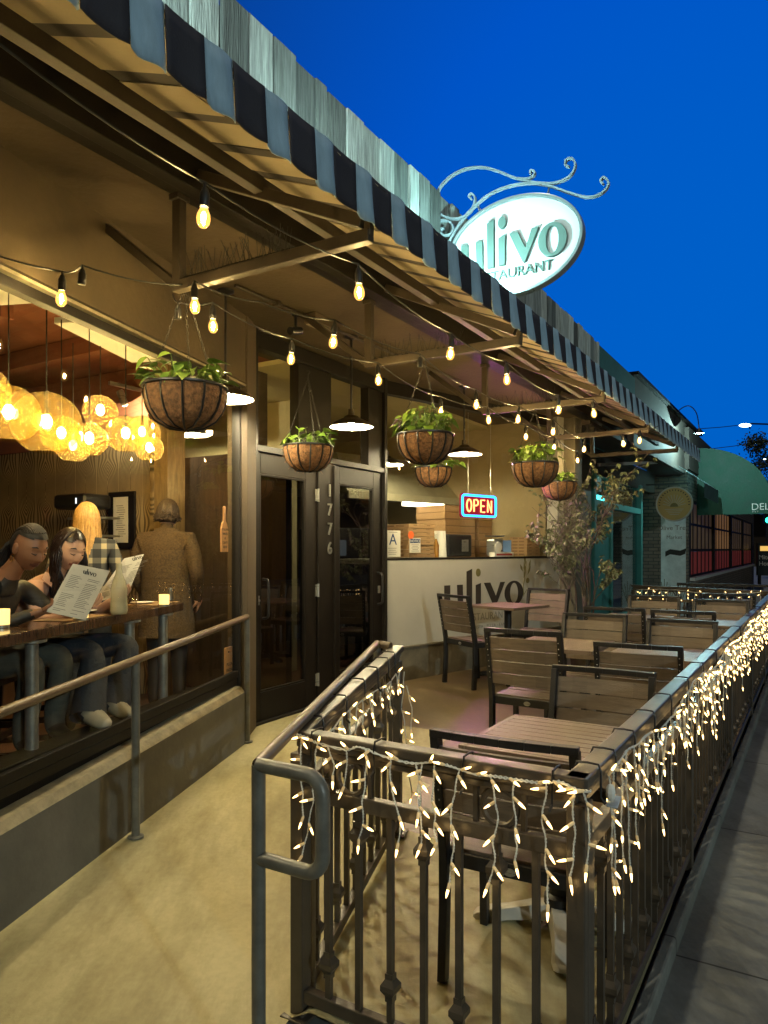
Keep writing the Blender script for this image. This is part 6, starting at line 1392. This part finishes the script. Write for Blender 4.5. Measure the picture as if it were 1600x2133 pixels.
fp_=at_y(1625,1160,38); t=thing('street_tree','dark street tree beyond the green awning at the right edge','tree',V((fp_.x,fp_.y,-.2))); rn=random.Random(9); mb=MB(); mb.tube([V((fp_.x,fp_.y,-.2)),V((fp_.x-.1,fp_.y,3)),V((fp_.x+.2,fp_.y,5.5))],[.2,.15,.06],8)
for i in range(9): a_=rn.uniform(0,6.3); mb.tube([V((fp_.x,fp_.y,3.2+.2*i)),V((fp_.x+math.cos(a_)*1.0,fp_.y+math.sin(a_)*1.0,4.6+.25*i))],[.05,.015],5)
mb.build('trunk',m['bark'],t,smooth=True)
mb=MB()
cl=[(V((rn.uniform(-1.6,1.6),rn.uniform(-1.6,1.6),rn.uniform(4.2,7.4))),rn.uniform(.35,.7)) for _ in range(20)]
for _ in range(2600):
    c_,r_=rn.choice(cl); q=V((fp_.x,fp_.y,0))+c_+V((rn.gauss(0,r_*.6),rn.gauss(0,r_*.6),rn.gauss(0,r_*.5))); d=V((rn.uniform(-1,1),rn.uniform(-1,1),rn.uniform(-1,.4))); leaf(mb,q,d,V((rn.uniform(-1,1),rn.uniform(-1,1),.7)),.17,.085,heart=False)
mb.build('crown',M('dark_tree_leaf',(.04,.06,.035),.6,isl=.5),t)
p=at_y(1592,1165,30); t=thing('street_sign_board','dark roadside sign board with white lettering at the right edge','sign',V((p.x,p.y,0)))
mb=MB(); mb.box(p+Z*-.0+X*.5,(1.6,.12,1.35)); o=mb.build('board',M('dark_sign_face',(.02,.03,.035),.5),t); mb=MB(); mb.box(V((p.x-.2,p.y,p.z-1.3)),(.1,.1,1.5)); mb.box(V((p.x+1.2,p.y,p.z-1.3)),(.1,.1,1.5)); mb.build('post',m['blackmetal'],t)
k=MB(); k.text('Mitchell',V((p.x-.26,p.y-.065,p.z+.0)),X,Z,-Y,.26,.004); k.text('Home',V((p.x-.26,p.y-.065,p.z-.26)),X,Z,-Y,.26,.004); k.build('lettering',m['white'],o)
k=MB(); k.box(V((p.x+.1,p.y-.07,p.z+.45)),(.6,.02,.2)); k.build('lit_panel',EM('amber_panel',(1,.6,.15),.9),o)
p=at_y(1598,1075,60); t=thing('traffic_light','green traffic light glowing at the right edge far down the road','traffic light',V((p.x,p.y,-.2))); mb=MB(); mb.box(p,(.5,.3,1.3)); mb.tube([V((p.x,p.y,-.2)),V((p.x,p.y,p.z-.6))],.08,8); mb.build('housing',m['blackmetal'],t); mb=MB(); mb.ell(p-Y*.16-Z*.35,(.22,.08,.22),12,8); mb.build('green_lens',EM('green_signal',(.02,1,.5),8),t)
t=thing('far_building','low dark building far down the street','building',V((52,75,0))); mb=MB(); mb.box((54,80,2.2),(34,10,5)); mb.build('wall',m['darkbrown'],t)
mb=MB()
mb.box((54,80,4.9),(35,11,.5)); mb.build('roof',m['frame'],t)
# street lamp across the road, same kind as the others, lights the frontage
c=F(-7.0,14.0,5.9); t=thing('street_lamp','street lamp across the road from the restaurant','street lamp',F(-7,16,-.2),0,'street lamps along the far road'); mb=MB(); mb.tube([F(-7,16,-.2),F(-7,16,5.9)],[.12,.07],8); mb.build('pole',m['blackmetal'],t,smooth=True); mb=MB(); mb.tube([F(-7,16,5.8),F(-7,15,6.15),c+T*.3],.05,6); mb.build('arm',m['blackmetal'],t,smooth=True)
mb=MB(); mb.ell(c,(.36,.16,.10),12,8); mb.build('lamp_head',EM('street_lamp_glow',(.75,1,.96),9),t,smooth=True)
o=lamp('street_lamp_light','POINT',c-Z*.25,3100,(.84,1,.95),t,shadow_soft_size=.1)
for i in range(9):
    a_=-34+11.5*i; h_=[5.5,7.2,4.8,6.4,5.2,7.8,5.0,6.6,5.6][i]; t=thing('roadside_building','%s dark building in the row across the road'%['first','second','third','fourth','fifth','sixth','seventh','eighth','last'][i],'building',F(a_,24,-.2),0,'buildings across the road')
    mb=MB(); mb.box(F(a_,24,h_/2-.2),(11.2,9,h_),(S,T,Z)); mb.build('wall',m['darkbrown'],t); 
    for q in range(4):
        if (i*3+q)%3: mb=MB(); mb.box(F(a_-4+2.6*q,19.48,[1.6,4.0][(i+q)%2] if h_>5.4 else 1.6),(1.1,.03,1.0),(S,T,Z)); mb.build('window',EM('lit_window_%d_%d'%(i,q),[(1,.6,.25),(.8,.95,1),(1,.25,.12)][(i+2*q)%3],[.25,.32,.3][q%3]),t)
    mb=MB(); mb.box(F(a_,24,h_-.1),(11.4,9.3,.3),(S,T,Z)); mb.build('roof',m['frame'],t)
# ================================================================= LIGHT, SKY, CAMERA
wd=bpy.data.worlds.new('World'); bpy.context.scene.world=wd; wd.use_nodes=True; nt=wd.node_tree; lk=nt.links.new; bg=nt.nodes['Background']
tc=nd(nt,'ShaderNodeTexCoord'); dt=nd(nt,'ShaderNodeVectorMath',operation='DOT_PRODUCT'); dt.inputs[1].default_value=V((.46,.86,.16)).normalized(); lk(tc.outputs['Generated'],dt.inputs[0])
rp=nd(nt,'ShaderNodeValToRGB'); e=rp.color_ramp.elements; e[0].position=.12; e[0].color=(.004,.006,.014,1); e[1].position=1; e[1].color=(.0,.118,.575,1)
k_=e.new(.55); k_.color=(.003,.022,.11,1); k_=e.new(.86); k_.color=(0,.088,.565,1); lk(dt.outputs['Value'],rp.inputs[0]); hv=nd(nt,'ShaderNodeVectorMath',operation='MULTIPLY'); hv.inputs[1].default_value=(1,1,0); lk(tc.outputs['Generated'],hv.inputs[0]); hn=nd(nt,'ShaderNodeVectorMath',operation='NORMALIZE'); lk(hv.outputs[0],hn.inputs[0])
h2_=nd(nt,'ShaderNodeVectorMath',operation='DOT_PRODUCT'); h2_.inputs[1].default_value=V((.15,.99,0)).normalized(); lk(hn.outputs[0],h2_.inputs[0]); hm=nd(nt,'ShaderNodeMapRange',interpolation_type='SMOOTHSTEP'); hm.inputs[1].default_value=.80; hm.inputs[2].default_value=.91; hm.inputs[3].default_value=.03; hm.inputs[4].default_value=1; lk(h2_.outputs['Value'],hm.inputs[0])
vs_=nd(nt,'ShaderNodeVectorMath',operation='SCALE'); lk(rp.outputs[0],vs_.inputs[0]); lk(hm.outputs[0],vs_.inputs['Scale']); lk(vs_.outputs[0],bg.inputs[0]); bg.inputs[1].default_value=1.0
su=lamp('street_glow','SUN',(0,0,12),.68,(1,.93,.74),angle=math.radians(1.2)); aim(su,(S*.38+T*.115-Z*1.0))
cam=bpy.data.cameras.new('Camera'); co=bpy.data.objects.new('Camera',cam); C.objects.link(co); co.location=(0,0,H); co.rotation_euler=(PI/2,0,0)
cam.sensor_fit='HORIZONTAL'; cam.sensor_width=36; cam.lens=36*1500/1600; cam.shift_y=76.5/1600; cam.clip_start=.05; cam.clip_end=2000
sc=bpy.context.scene; sc.camera=co
sc.view_settings.view_transform='Standard'; sc.view_settings.look='None'; sc.view_settings.exposure=0; sc.view_settings.gamma=1
cy=sc.cycles; cy.use_denoising=True
try: cy.denoiser='OPENIMAGEDENOISE'
except Exception: pass
cy.sample_clamp_indirect=3; cy.sample_clamp_direct=0; cy.max_bounces=7; cy.transparent_max_bounces=24; cy.diffuse_bounces=3; cy.glossy_bounces=3; cy.caustics_reflective=False; cy.caustics_refractive=False; cy.blur_glossy=.5
